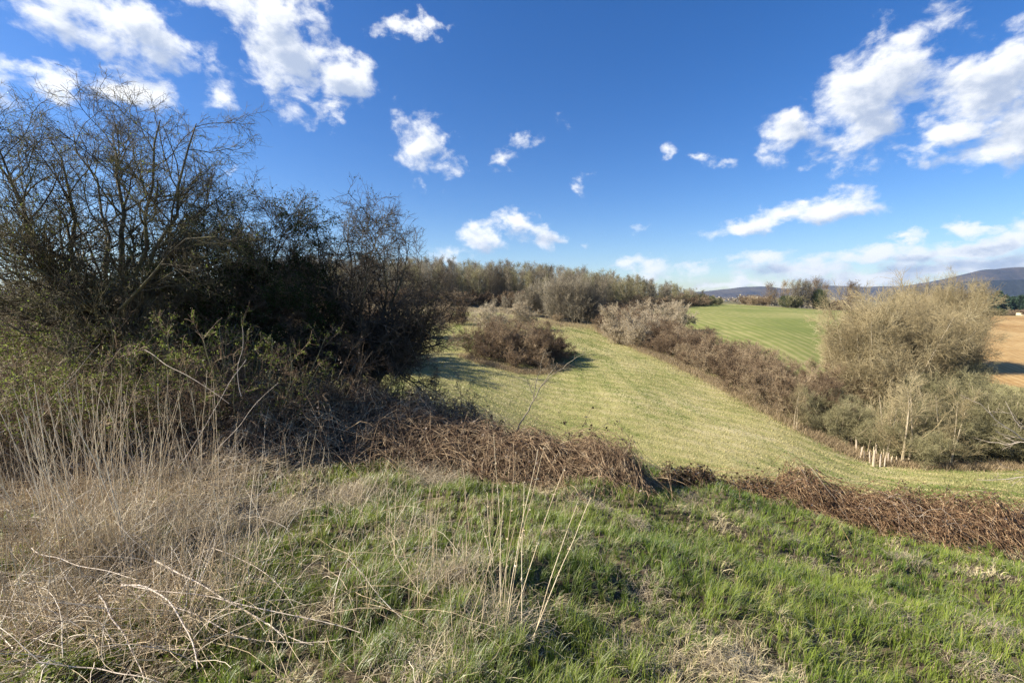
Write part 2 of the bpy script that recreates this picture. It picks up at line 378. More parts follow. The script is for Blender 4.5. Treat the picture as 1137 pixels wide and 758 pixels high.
def plant(name, levels, mats, sides, leafspec=None):
    """levels: list of (C,R). first = trunk part, rest = crown part. returns Empty with parts"""
    root = empty(name)
    V_, Q_ = tubes(levels[0][0], levels[0][1], sides[0])
    link('trunk', raw_mesh('trunk', V_, Q_, 4, mats[0]), root)
    V_, Q_ = cat_vq([tubes(c, r, s) for (c, r), s in zip(levels[1:], sides[1:])])
    link('crown', raw_mesh('crown', V_, Q_, 4, mats[1]), root)
    if leafspec:
        for nm, (Vl, Ql), mt in leafspec: link(nm, raw_mesh(nm, Vl, Ql, 4, mt), root)
    return root
def sample_on(C, n, t0=.2, t1=1.0):
    N, K, _ = C.shape; idx = rng.integers(0, N, n); f = rng.uniform(t0, t1, n) * (K - 1); k = np.minimum(f.astype(int), K - 2); w = (f - k)[:, None]
    return C[idx, k] * (1 - w) + C[idx, k + 1] * w, nrm(C[idx, k + 1] - C[idx, k])

# --- distant bare trees
def wood_tree(name, mats, h=14., dense=1.0, narrow=1.0, nst=1):
    L0 = stems(nst, .5 * (nst > 1), (0, 6 if nst == 1 else 14), (h * .85, h * .95), 9, .035, .06, .14 if nst == 1 else .09, .2)
    L1 = spawn(*L0, int(34 * dense / nst ** .5), .04, .98, .34 * narrow, (14, 42), 6, .10, .13, .45, .35, .014, lmin=1.0)
    L2 = spawn(*L1, 10, .15, 1, .5, (20, 50), 4, .12, .10, .6, .5, .010, lmin=.8)
    L3 = spawn(*L2, 7, .2, 1, .6, (15, 50), 3, .12, .08, .7, .6, .0085, lmin=.6)
    return plant(name, [L0, L1, L2, L3], mats, [5, 3, 3, 3])
def shrub(name, mats, h=5., n0=16, spread=1.0, tilt=(5, 45), n1=12, n2=9, n3=5, r=.03, rt=.007, up=.06, wan=.12):
    L0 = stems(n0, spread, tilt, (h * .65, h * 1.0), 7, wan, up, r, .35)
    L1 = spawn(*L0, n1, .1, 1, .4, (20, 65), 5, wan, up * .8, .6, .5, rt * 1.2, lmin=h * .14)
    L2 = spawn(*L1, n2, .1, 1, .55, (20, 65), 4, wan, up * .5, .7, .6, rt, lmin=h * .09)
    L3 = spawn(*L2, n3, .1, 1, .6, (15, 60), 3, wan, up * .4, .8, .7, rt * .85, lmin=h * .055)
    return plant(name, [L0, L1, L2, L3], mats, [5, 3, 3, 3])

def put(o, x, y, s=1., sz=None, rz=None, z=None, sink=.1):
    o.location = (x, y, (float(zt(x, y)) if z is None else z) - sink)
    sz = s if sz is None else sz
    o.scale = (s, s, sz); o.rotation_euler = (0, 0, rng.uniform(0, 6.28) if rz is None else rz)

# ---------- the wood on the ridge
wood = [wood_tree('bare_tree', (M['twig_pale'], M['twig_moss']), 14, 1.0, 1.0),
        wood_tree('bare_tree', (M['twig_pale'], M['twig_grey']), 14, 1.2, .85),
        wood_tree('bare_tree', (M['twig_brown'], M['twig_moss']), 14, .8, 1.1, 2),
        wood_tree('bare_tree', (M['twig_dark'], M['twig_grey']), 14, 1.1, 1.0, 3)]
for w in wood: tag(w, 'slender bare grey tree in the wood along the ridge behind the meadow', 'tree', 'bare trees of the ridge wood')
used = [False] * 4
def use(protos, flags, k):
    if not flags[k]: flags[k] = True; return protos[k]
    return copy_tree(protos[k])
TOPU = [300, 480, 520, 560, 600, 640, 670, 700, 730, 755, 780, 800, 815]
TOPV = [284, 286, 290, 291, 294, 297, 301, 306, 311, 316, 323, 331, 335]
rows = []
def rowD(u, f):   # front edge and depth of the wood
    d0 = np.interp(u, [150, 440, 560, 640, 660, 700, 740, 800, 820], [112, 115, 122, 112, 118, 135, 150, 175, 185])
    return d0 + f
cnt = 0
for f, step in ((0, 9.0), (6, 8.5), (13, 8.5), (21, 8.0), (30, 8.0)):
    u = 250 + rng.uniform(0, 8)
    while u < 814:
        D = rowD(u, f + rng.uniform(-2.5, 2.5)); uu = u + rng.uniform(-3, 3)
        x, y, z = xy_at(uu, D)
        vt = np.interp(uu, TOPU, TOPV) + rng.uniform(-2.5, 5) + (4 if f == 0 else 1.5 if f == 6 else 0)
        H = P(uu, vt, D)[2] - z
        if H > 3:
            o = use(wood, used, int(rng.integers(0, 4))); s = H / 14.0
            put(o, x, y, max(s, .6) * rng.uniform(1.05, 1.5), s, z=z); cnt += 1
        u += step * rng.uniform(.75, 1.25) * (1 if u > 430 else 1.8)
print('wood', cnt)
# grey front trees of the wood (paler, bushy)
pale = shrub('bare_tree', (M['twig_grey'], M['twig_grey']), 8, 14, 1.2, (2, 22), 14, 9, 4, .05, .012, .12, .08)
tag(pale, 'pale grey bushy young tree at the front edge of the ridge wood', 'tree', 'pale young trees at the edge of the ridge wood')
first = True
for (u, D, vt) in [(588, 104, 318), (600, 106, 312), (612, 102, 308), (622, 100, 306), (632, 99, 304), (642, 98, 308), (650, 97, 316), (656, 98, 326), (576, 106, 324), (562, 108, 328), (548, 110, 330)]:
    x, y, z = xy_at(u, D); H = P(u, vt, D)[2] - z
    o = pale if first else copy_tree(pale); first = False
    put(o, x, y, H / 8. * .8, H / 8., z=z)

# ---------- shrubs
sh_brown = [shrub('shrub', (M['twig_brown'], M['twig_brown']), 5, 20, 1.2, (5, 55), 11, 9, 5, .03, .011),
            shrub('shrub', (M['twig_dark'], M['twig_brown']), 5, 18, 1.2, (5, 60), 11, 9, 5, .03, .011),
            shrub('shrub', (M['twig_grey'], M['twig_brown']), 5, 20, 1.0, (5, 50), 11, 9, 5, .03, .011)]
sh_pale = shrub('shrub', (M['twig_brown'], M['twig_pale']), 5, 16, 1.0, (5, 50), 11, 10, 6, .03, .012, .04, .18)
hedge_used = [False] * 3
def hedge_line(t):
    pts = np.array(hx); seg = np.r_[0, np.cumsum(np.hypot(*np.diff(pts, axis=0).T))]
    s = t * seg[-1]; return np.interp(s, seg, pts[:, 0]), np.interp(s, seg, pts[:, 1])
for o in sh_brown: tag(o, 'dense brown bare shrub in the hedge along the right side of the meadow', 'shrub', 'brown shrubs of the meadow hedge')
nh = 0
HT = [0, .3, .5, .7, .85, 1.]; HH = [5.2, 5.6, 4.6, 4.6, 5.2, 5.6]
for off, n, hs in ((1.8, 24, .8), (4.4, 22, 1.0), (7.2, 16, .95)):
    for q in range(n):
        t = np.clip((q + rng.uniform(.1, .9)) / n * .93, 0, 1)
        x, y = hedge_line(t); x2, y2 = hedge_line(min(t + .02, 1)); x1, y1 = hedge_line(max(t - .02, 0))
        dx, dy = x2 - x1, y2 - y1; l = math.hypot(dx, dy) + 1e-9
        x += -dy / l * off + rng.uniform(-.5, .5); y += dx / l * off + rng.uniform(-.5, .5)
        k = int(rng.integers(0, 3)); o = use(sh_brown, hedge_used, k)
        s = np.interp(t, HT, HH) / 5 * hs * rng.uniform(.72, 1.05) * .86
        put(o, x, y, s * rng.uniform(.9, 1.15), s); nh += 1
# pale bushes with old man's beard
first = True
for (u, D, vt, lab) in [(689, 66, 338, 'pale cream fluffy shrub at the far left end of the meadow hedge'),
                   (742, 76, 336, 'pale cream rounded shrub beside the green crop field'),
                   (727, 82, 333, 'small pale shrub half hidden behind the cream rounded shrub'),
                   (752, 80, 334, 'pale shrub at the near corner of the green crop field'),
                   (706, 62, 352, 'pale shrub in the hedge right of the cream fluffy one'),
                   (545, 70, 336, 'lone pale grey shrub behind the dark shrub island in the meadow'),
                   (581, 78, 334, 'small pale shrub standing right of the lone pale grey shrub')]:
    x, y, z = xy_at(u, D); H = P(u, vt, D)[2] - z
    o = sh_pale if first else copy_tree(sh_pale); first = False
    tag(o, lab, 'shrub'); put(o, x, y, H / 5. * .95, H / 5. * 1.0, z=z)
    for k_ in ('group',):
        if k_ in o: del o[k_]
# island of shrubs in the meadow and the dark ones left of it
def b_copy(k, u, D, s, sz, lab, grp=None):
    x, y, z = xy_at(u, D); o = copy_tree(sh_brown[k]); put(o, x, y, s, sz, z=z)
    if 'group' in o: del o['group']
    tag(o, lab, 'shrub', grp); return o
for (k, u, D, s, h) in [(1, 530, 48.5, .62, .66), (0, 546, 48, .7, .8), (1, 562, 49.5, .78, .9), (0, 578, 47.5, .75, .84), (1, 594, 48, .75, .86), (0, 610, 49, .68, .74), (1, 622, 50, .55, .58),
                        (2, 555, 52, .8, .95), (1, 586, 52, .8, .9), (0, 604, 53, .7, .8), (1, 538, 45.8, .5, .42), (0, 571, 45, .55, .48), (1, 600, 45.6, .55, .48)]:
    b_copy(k, u, D, s, h, 'dark brown dense shrub in the island of shrubs in the meadow', 'shrubs of the meadow island')
b_copy(1, 510, 78, .75, .85, 'dark brown shrub left of the lone pale grey shrub')
b_copy(1, 494, 84, .9, .8, 'low dark shrub at the left end of the meadow under the wood')
b_copy(2, 470, 60, 1.0, 1.0, 'brown shrub seen through the right side of the spreading hawthorn')
for (u, D, s) in [(660, 104, .8), (672, 112, .85), (690, 108, .9), (702, 118, .95), (716, 112, .8), (640, 100, .55), (618, 98, .5)]:
    b_copy(2, u, D, s, s * .9, 'brown shrub at the foot of the ridge wood above the meadow', 'shrubs at the foot of the ridge wood')
for q in range(58):
    u = 430 + 6.2 * q + rng.uniform(-3, 3)
    b_copy(int(rng.integers(0, 3)), u, rowD(u, rng.uniform(-3, 1)), rng.uniform(.8, 1.3), rng.uniform(.55, 1.0), 'brown shrub in the undergrowth of the ridge wood', 'undergrowth shrubs of the ridge wood')
for q in range(30):
    u = -60 + 17 * q + rng.uniform(-6, 6)
    b_copy(int(rng.integers(0, 3)), u, rng.uniform(34, 46), rng.uniform(1.1, 1.5), rng.uniform(.95, 1.35), 'brown shrub of the hedge glimpsed through the hawthorns at the left', 'hedge shrubs behind the hawthorns')
# low evergreen bushes at the right end of the wood
ev = shrub('shrub', (M['twig_dark'], M['twig_moss']), 5, 14, 1.2, (5, 60), 9, 7, 3, .04, .015)
pp, dd = sample_on(np.concatenate([np.array([[c.co[:] for c in ev.children[1].data.vertices[0:0]]]).reshape(0, 2, 3)]) if False else rng.uniform(-1, 1, (400, 2, 3)), 10)
a_ = rng.normal(size=(5200, 3)); a_ = nrm(a_) * (rng.uniform(.5, 1, (5200, 1)) ** .4) * np.array([2.8, 2.8, 2.2]) + np.array([0, 0, 2.4]); a_ = a_[a_[:, 2] > .2]
a_ += .5 * rng.normal(size=a_.shape) * .4
Vl, Ql = leaves(a_, rng.uniform(.12, .28, len(a_)))
link('foliage', raw_mesh('foliage', Vl, Ql, 4, M['bushgreen']), ev)
first = True
for (u, D, s) in [(768, 168, .95), (778, 172, 1.1), (788, 176, .9), (797, 182, .7), (758, 164, .9)]:
    x, y, z = xy_at(u, D); o = ev if first else copy_tree(ev); first = False
    tag(o, 'dark green rounded bush where the ridge wood runs out above the crop field', 'bush', 'dark bushes at the end of the ridge wood'); put(o, x, y, s, s * .9, z=z)

# ---------- big clump on the right
def big_bush(h, n0, spread, tilt, mats, rt=.011, n1=14, n2=10, n3=6):
    return shrub('willow_bush', mats, h, n0, spread, tilt, n1, n2, n3, .06, rt, .05, .06)
bb = big_bush(12.5, 46, 2.6, (1, 27), (M['twig_pale'], M['twig_olive']), .011, 18, 11, 6)
x, y, z = xy_at(983, 35); put(bb, x, y, .74, (P(978, 317, 35)[2] - z) / 13.6, z=z, rz=.3)
tag(bb, 'tall dome shaped yellowish olive bare bush right of the meadow, the largest one', 'bush')
b2 = copy_tree(bb); x, y, z = xy_at(1022, 37); put(b2, x, y, .5, (P(1024, 334, 37)[2] - z) / 13.6, z=z, rz=2.1)
tag(b2, 'tall bare olive bush merging with the right flank of the largest dome shaped bush', 'bush')
b5 = copy_tree(bb); x, y, z = xy_at(947, 36.5); put(b5, x, y, .44, (P(940, 345, 37)[2] - z) / 13.6, z=z, rz=4.1)
tag(b5, 'smaller yellowish bare bush against the left flank of the largest dome shaped bush', 'bush')
gb = big_bush(7.5, 40, 2.6, (5, 62), (M['twig_pale'], M['twig_moss']), .010)
x, y, z = xy_at(1090, 29); put(gb, x, y, .85, .74, z=z, rz=1.)
tag(gb, 'wide low grey green bare bush at the right edge in front of the ploughed field', 'bush')
g2 = copy_tree(gb); x, y, z = xy_at(1010, 28.5); put(g2, x, y, .6, .5, z=z, rz=3.)
tag(g2, 'low grey green bush at the foot of the tall dome shaped bush behind the stakes', 'bush')
g3 = copy_tree(gb); x, y, z = xy_at(1150, 27); put(g3, x, y, .75, .62, z=z, rz=5.)
tag(g3, 'low grey green bush cut by the right edge of the view', 'bush')
g4 = copy_tree(gb); x, y, z = xy_at(1062, 31); put(g4, x, y, .75, .85, z=z, rz=.2)
tag(g4, 'grey green bush between the tall dome shaped bush and the wide low one', 'bush')
g6 = copy_tree(gb); x, y, z = xy_at(930, 32); put(g6, x, y, .5, .5, z=z, rz=.9)
tag(g6, 'small grey green bush at the left foot of the tall dome shaped bush', 'bush')
for (k, u, D, s, h) in [(1, 905, 33.5, .8, .85), (0, 890, 36, .8, .9), (2, 915, 36, .9, 1.)]:
    b_copy(k, u, D, s, h, 'brown shrub where the hedge meets the tall dome shaped bush', 'shrubs at the near end of the hedge')
yt = wood_tree('bare_tree', (M['twig_pale'], M['twig_olive']), 8, .35, 1.35, 3)
x, y, z = xy_at(882, 31.5); put(yt, x, y, .4, .42, z=z); tag(yt, 'slender upright pale bare sapling at the near end of the brown hedge', 'tree')
# pale bare saplings showing in front of the big bush
for (u, D, s, lab) in [(1008, 26.8, .72, 'tall pale thin tree with whitish limbs in front of the tall dome shaped bush'), (985, 28.0, .6, 'shorter pale thin tree left of the tall whitish one'), (1052, 26.2, .62, 'pale thin tree among the grey green bushes')]:
    x, y, z = xy_at(u, D); o = copy_tree(yt); put(o, x, y, s * 1.1, s, z=z); tag(o, lab, 'tree')
# tree behind the big bush
x, y, z = xy_at(1046, 62); o = copy_tree(bb); put(o, x, y, .62, (P(1050, 308, 62)[2] - z) / 13.4, z=z, rz=1.9)
tag(o, 'round topped olive brown tree behind the big bush, below the highest hill', 'tree')
x, y, z = xy_at(1010, 90); o = copy_tree(bb); put(o, x, y, .7, .7, z=z, rz=.9)
tag(o, 'distant olive tree hidden mostly behind the tall dome shaped bush', 'tree')

# ---------- trees beyond the crop field
ftp = [wood_tree('bare_tree', (M['twig_grey'], M['twig_brown']), 14, 1.5, 1.5), wood_tree('bare_tree', (M['twig_grey'], M['twig_grey']), 14, 1.6, 1.3, 2)]
for o in ftp:
    x, y, z = xy_at(868 if o is ftp[0] else 899, 192); H = P(880, 314, 192)[2] - z; put(o, x, y, H / 14 * 1.2, H / 14, z=z)
    tag(o, 'bare grey tree in the tree group on the far edge of the crop field', 'tree', 'tree group beyond the crop field')
def far_tree(u, D, vt, k, lab, wid=1.0, grp=None):
    x, y, z = xy_at(u, D); H = P(u, vt, D)[2] - z; o = copy_tree(ftp[k % 2])
    if 'group' in o: del o['group']
    put(o, x, y, H / 14 * wid, H / 14, z=z); return tag(o, lab, 'tree', grp)
far_tree(853, 190, 316, 2, 'lone bare brown tree left of the tree group beyond the crop field', 1.5)
far_tree(860, 196, 321, 1, 'small bare brown tree beside the lone one beyond the crop field', 1.4)
for u, vt in [(873, 322), (879, 317), (885, 313), (891, 312), (897, 314), (903, 311), (909, 313), (914, 316)]:
    far_tree(u, 185 + rng.uniform(-4, 8), vt, int(rng.integers(0, 4)), 'bare grey tree in the tree group on the far edge of the crop field', 1.15, 'tree group beyond the crop field')
for u in (872, 882, 908, 912):
    x, y, z = xy_at(u, 182); o = copy_tree(ev); put(o, x, y, 1.0, 1.15 if u != 908 else 1.9, z=z)
    tag(o, 'dark evergreen bush under the bare tree group on the far edge of the crop field', 'bush', 'evergreens under the far tree group')
far_tree(942, 200, 315, 2, 'bare round tree just left of the tall dome shaped bush', 1.5)
far_tree(950, 205, 318, 3, 'bare tree partly hidden by the left shoulder of the dome shaped bush', 1.5)
for u in (925, 931, 842, 848, 836, 826, 930, 937):
    b_copy(2, u, 200 + rng.uniform(-6, 10), 1.1, 1.0, 'low brown shrub on the far rim of the crop field', 'shrubs on the far rim of the crop field')
# conifers and village belt at far right
con = empty('conifer_tree')
C0 = np.array([[[0, 0, -.2], [0, 0, 6], [.1, 0, 12]]]); V_, Q_ = tubes(C0, np.array([[.25, .15, .05]]), 6); link('trunk', raw_mesh('trunk', V_, Q_, 4, M['twig_dark']), con)
hh = rng.uniform(1.0, 12.3, 3600); rr_ = (1 - (hh / 12.6)) ** .7 * 3.1 * np.sqrt(rng.uniform(.15, 1, 3600)) * (1 + .25 * np.sin(hh * 5)); aa = rng.uniform(0, 6.28, 3600)
Pc = np.stack([np.cos(aa) * rr_, np.sin(aa) * rr_, hh - rr_ * .25], 1); Dc = nrm(np.stack([np.cos(aa), np.sin(aa), np.full(3600, -.3)], 1) + .3 * rng.normal(size=(3600, 3)))
V_, Q_ = leaves(Pc, rng.uniform(.5, 1.0, 3600), Dc, .45); link('crown', raw_mesh('crown', V_, Q_, 4, M['conifer']), con)
first = True
for rw, (D, v0) in enumerate([(330, 0), (360, 0), (395, 0)]):
    for u in np.arange(1078, 1175, 7.5):
        uu = u + rng.uniform(-2.5, 2.5); x, y, z = xy_at(uu, D + rng.uniform(-8, 8))
        o = con if first else copy_tree(con); first = False
        Hc = P(uu, rng.uniform(323, 333) + rw, D)[2] - z; put(o, x, y, Hc / 12 * rng.uniform(.9, 1.3), Hc / 12, z=z)
        tag(o, 'dark green conifer in the belt beyond the ploughed field', 'conifer', 'conifers beyond the ploughed field')
for u in np.arange(1064, 1160, 7):
    x, y, z = xy_at(u + rng.uniform(-2, 2), 175 + rng.uniform(-4, 30)); o = copy_tree(sh_brown[2]); put(o, x, y, 1.1, rng.uniform(.45, .8), z=z)
    if 'group' in o: del o['group']
    tag(o, 'greyish bare shrub in the row behind the ploughed field', 'shrub', 'shrubs behind the ploughed field')
for u, s in ((1086, .9), (1092, .9), (1108, .8)):
    x, y, z = xy_at(u, 168); o = copy_tree(ev); put(o, x, y, s, s * .8, z=z); tag(o, 'dark low bush on the far edge of the ploughed field', 'bush', 'dark bushes at the ploughed field')
# far woods in the valley (one mass each, too far to count)
def far_wood(name, spots, mat, hgt, n, label):
    Ps = []
    for (u0, u1, D0, D1) in spots:
        us = rng.uniform(u0, u1, n); Ds = rng.uniform(D0, D1, n)
        xs = (us - CU) / F * Ds; zs = zt(xs, Ds); 
        Ps.append(np.stack([xs, Ds, zs], 1))
    Ps = np.concatenate(Ps); k = 26
    c = np.repeat(Ps, k, 0) + rng.normal(size=(len(Ps) * k, 3)) * np.array([3, 3, 0]); c[:, 2] += rng.uniform(.5, hgt, len(c)) * (1 - .25 * np.clip(np.hypot(c[:, 0] - np.repeat(Ps[:, 0], k), c[:, 1] - np.repeat(Ps[:, 1], k)) / 5, 0, 1))
    V_, Q_ = leaves(c, rng.uniform(1.6, 3.2, len(c)), None, .7)
    return tag(link(name, raw_mesh(name, V_, Q_, 4, mat)), label, 'woodland', kind='stuff')
far_wood('far_woodland', [(780, 1200, 700, 760), (900, 1200, 1050, 1130), (830, 1200, 1500, 1600), (820, 1200, 480, 500)], M['twig_grey'], 9, 420, 'hazy strips of bare far woodland in the valley below the hills')
far_wood('far_conifer_woodland', [(1000, 1200, 560, 600), (960, 1120, 820, 860)], M['conifer'], 12, 320, 'dark strips of far conifer woodland in the valley')
# small pale farm building
fx, fy, fz = xy_at(1141, 190)
M['render'] = bark_mat('pale rendered wall', [(.3, (.62, .52, .33)), (.6, (.72, .62, .42))], .5, rnd=0)
M['rooftile'] = bark_mat('brown roof tiles', [(.3, (.20, .13, .09)), (.6, (.3, .2, .14))], 1, rnd=0)
M['darkglass'] = bark_mat('dark window', [(.3, (.02, .02, .025)), (.6, (.03, .03, .04))], 1, rough=.2, rnd=0)
def box(x0, x1, y0, y1, z0, z1):
    v = np.array([[x, y, z] for z in (z0, z1) for y in (y0, y1) for x in (x0, x1)], float)
    return v, np.array([[0, 2, 3, 1], [4, 5, 7, 6], [0, 1, 5, 4], [2, 6, 7, 3], [0, 4, 6, 2], [1, 3, 7, 5]])
bd = empty('farm_building', (fx, fy, fz - .3), .1); bd.scale = (.8, .8, .62); tag(bd, 'small pale yellow farm building at the right edge behind the ploughed field', 'building')
link('wall', raw_mesh('wall', *box(-4, 4, -2.5, 2.5, 0, 3.0), 4, M['render']), bd)
rv = np.array([[-4.3, -2.9, 2.95], [4.3, -2.9, 2.95], [4.3, 0, 4.3], [-4.3, 0, 4.3], [4.3, 2.9, 2.95], [-4.3, 2.9, 2.95], [-4.3, -2.9, 3.1], [4.3, -2.9, 3.1], [4.3, 0, 4.5], [-4.3, 0, 4.5], [4.3, 2.9, 3.1], [-4.3, 2.9, 3.1]])
link('roof', raw_mesh('roof', rv, np.array([[6, 7, 8, 9], [9, 8, 10, 11], [0, 3, 2, 1], [3, 5, 4, 2], [0, 1, 7, 6], [5, 11, 10, 4], [0, 6, 9, 3], [3, 9, 11, 5], [1, 2, 8, 7], [2, 4, 10, 8]]), 4, M['rooftile']), bd)
for xx in (-2.2, 1.6): link('window', raw_mesh('window', *box(xx, xx + .9, -2.56, -2.47, 1.1, 2.1), 4, M['darkglass']), bd)
link('door', raw_mesh('door', *box(-.5, .5, -2.56, -2.47, .0, 2.1), 4, M['twig_dark'] if False else M['darkglass']), bd)

# ---------- pale tree guard stakes at the foot of the big bush
stake0 = None
for (u, v, hpx) in [(940, 508, 11), (946, 510, 12), (951, 514, 16), (955, 517, 15), (960, 518, 12), (963, 515, 20), (966, 519, 14), (970, 521, 21), (973, 514, 13), (977, 521, 16), (982, 521, 12), (986, 519, 13), (989, 520, 11), (996, 520, 10), (1003, 516, 10), (1008, 516, 9), (992, 514, 12), (936, 505, 11)]:
    D = 26.5 + (521 - v) * .35; x, y, z = xy_at(u, D)
    if stake0 is None:
        stake0 = empty('tree_stake')
        C_ = np.array([[[0, 0, -.2], [0.005, 0, .4], [0, .008, .85]]]); V_, Q_ = tubes(C_, np.full((1, 3), .042), 10)
        link('tube', raw_mesh('tube', V_, Q_, 4, M['bleached']), stake0)
        C_ = np.array([[[.075, 0, -.3], [.075, 0, 1.0]]]); V_, Q_ = tubes(C_, np.array([[.022, .02]]), 4)
        link('post', raw_mesh('post', V_, Q_, 4, M['straw']), stake0); o = stake0
    else: o = copy_tree(stake0)
    o.location = (x, y, z); o.scale = (.85, .85, hpx / 473 * D / 1.0 * 1.1); o.rotation_euler = (rng.normal(0, .06), rng.normal(0, .07), rng.uniform(0, 6))
    tag(o, 'pale upright stake with tree guard in the cluster before the big bush', 'tree stake', 'pale tree stakes at the foot of the big bush')

print('far done', time.time() - T0)
# ================================================================== NEAR VEGETATION
# ---------- left hawthorn
def leaf_on(C, n, size, mat_w=.6, t0=.3):
    p, d = sample_on(C, n, t0); return leaves(p + rng.normal(size=p.shape) * .01, rng.uniform(size[0], size[1], n), nrm(d * .5 + rand_unit(n)), mat_w)
def curve_trunks(specs, K=10, wob=.03):
    """specs: list of (list of points (x,y,z), r0, r1) resampled to K"""
    Cs, Rs = [], []
    for pts, r0, r1 in specs:
        pts = np.array(pts, float); s = np.r_[0, np.cumsum(np.linalg.norm(np.diff(pts, axis=0), axis=1))]; t = np.linspace(0, s[-1], K)
        c = np.stack([np.interp(t, s, pts[:, i]) for i in range(3)], 1); c[1:] += rng.normal(size=(K - 1, 3)) * wob
        Cs.append(c); Rs.append(np.linspace(r0, r1, K))
    return np.array(Cs), np.array(Rs)
def px(lst): return [P(*a) for a in lst]
D1 = 6.6
tr = curve_trunks([
    (px([(105, 470, 7.0), (75, 345, 6.8), (50, 280, 6.6), (15, 205, 6.4), (-30, 160, 6.2)]), .075, .009),
    (px([(108, 470, 7.0), (95, 350, 6.9), (85, 290, 7.0), (72, 205, 7.1), (58, 150, 7.3)]), .06, .007),
    (px([(112, 470, 7.0), (100, 350, 6.9), (72, 315, 6.4), (30, 295, 6.0), (-30, 270, 5.6)]), .055, .008),
    (px([(150, 460, 7.2), (153, 335, 7.1), (147, 280, 7.1), (130, 195, 7.2), (112, 140, 7.4)]), .07, .007),
    (px([(152, 460, 7.2), (154, 330, 7.1), (162, 270, 6.9), (172, 185, 6.8), (172, 130, 6.8)]), .06, .007),
    (px([(152, 460, 7.2), (158, 330, 7.1), (178, 265, 6.9), (205, 190, 6.8), (215, 132, 6.8)]), .055, .007),
    (px([(155, 460, 7.2), (162, 325, 7.1), (190, 275, 7.3), (222, 235, 7.5), (250, 212, 7.7)]), .05, .007),
    (px([(100, 470, 7.0), (70, 380, 7.4), (30, 330, 7.8), (-30, 290, 8.2), (-90, 240, 8.6)]), .05, .008),
    (px([(112, 470, 7.0), (122, 330, 7.5), (112, 250, 7.9), (90, 170, 8.2), (85, 150, 8.4)]), .05, .007),
    (px([(108, 470, 7.0), (70, 330, 6.7), (40, 250, 6.5), (10, 190, 6.3), (-10, 150, 6.2)]), .055, .007),
    (px([(112, 460, 7.0), (130, 360, 6.5), (165, 300, 6.3), (210, 270, 6.2), (245, 262, 6.2)]), .04, .006),
], 11, .05)
root = empty('hawthorn_tree', (0, 0, 0)); tag(root, 'tall spreading bare hawthorn with several lichened stems at the left', 'tree')
hL1 = spawn(*tr, 16, .25, 1, .34, (25, 70), 7, .16, .04, .6, .35, .006, lmin=.8)
hL2 = spawn(*hL1, 10, .15, 1, .5, (25, 65), 6, .16, .03, .65, .4, .0036, lmin=.4)
hL3 = spawn(*hL2, 6, .15, 1, .55, (25, 70), 4, .18, .02, .7, .5, .0024, lmin=.2)
hL4 = spawn(*hL3, 3, .1, 1, .5, (30, 70), 3, .15, .02, .8, .5, .0019, lmin=.08)
V_, Q_ = tubes(*tr, 8); link('trunk', raw_mesh('trunk', V_, Q_, 4, M['hawthorn']), root)
V_, Q_ = cat_vq([tubes(*hL1, 6), tubes(*hL2, 4), tubes(*hL3, 3), tubes(*hL4, 3)]); link('crown', raw_mesh('crown', V_, Q_, 4, M['hawthorn']), root)
p_, d_ = sample_on(hL3[0], 9000); p_ = p_[p_[:, 2] < 4.2]
V_, Q_ = leaves(p_, rng.uniform(.012, .03, len(p_)), None, .7); link('foliage', raw_mesh('foliage', V_, Q_, 4, M['youngleaf']), root)

# ---------- dark ivy clad bush between
root = empty('evergreen_bush', (0, 0, 0)); tag(root, 'dark evergreen bush with ivy between the tall hawthorn and the spreading one', 'bush')
tr = curve_trunks([
    (px([(250, 460, 8.2), (245, 380, 8.1), (225, 320, 8.0), (200, 270, 8.0)]), .06, .007),
    (px([(255, 460, 8.2), (255, 370, 8.2), (262, 310, 8.3), (270, 245, 8.4)]), .06, .007),
    (px([(262, 460, 8.2), (275, 380, 8.2), (295, 320, 8.2), (310, 255, 8.2)]), .05, .007),
    (px([(262, 460, 8.4), (285, 400, 8.5), (320, 340, 8.6), (340, 300, 8.6)]), .05, .007),
    (px([(240, 460, 8.2), (215, 390, 8.4), (185, 340, 8.6), (160, 300, 8.8)]), .05, .007),
    (px([(250, 460, 8.2), (240, 370, 8.3), (232, 300, 8.3), (228, 255, 8.3)]), .05, .007), (px([(262, 460, 8.3), (280, 370, 8.4), (300, 300, 8.4), (318, 262, 8.4)]), .05, .007),
    (px([(300, 470, 8.4), (325, 420, 8.3), (345, 370, 8.3), (362, 330, 8.3)]), .04, .006)], 9, .04)
eL1 = spawn(*tr, 28, .2, 1, .42, (25, 70), 6, .14, .05, .6, .4, .006, lmin=.6)
eL2 = spawn(*eL1, 11, .15, 1, .55, (25, 70), 5, .16, .03, .65, .45, .0036, lmin=.3)
eL3 = spawn(*eL2, 6, .15, 1, .55, (25, 70), 4, .18, .02, .7, .5, .0026, lmin=.18)
V_, Q_ = tubes(*tr, 7); link('trunk', raw_mesh('trunk', V_, Q_, 4, M['hawthorn']), root)
V_, Q_ = cat_vq([tubes(*eL1, 5), tubes(*eL2, 4), tubes(*eL3, 3)]); link('crown', raw_mesh('crown', V_, Q_, 4, M['twig_dark']), root)
p_, d_ = sample_on(np.concatenate([eL3[0]]), 110000)
keep = rng.uniform(size=len(p_)) < sstep(.30, .55, fbm(p_[:, 0] * 1.7 + p_[:, 1], p_[:, 2] * 1.7, 5, 3)) * sstep(3.9, 2.6, p_[:, 2]); p_ = p_[keep]
V_, Q_ = leaves(p_ + rng.normal(size=p_.shape) * .02, rng.uniform(.02, .042, len(p_)), None, .65); link('foliage', raw_mesh('foliage', V_, Q_, 4, M['ivy']), root)

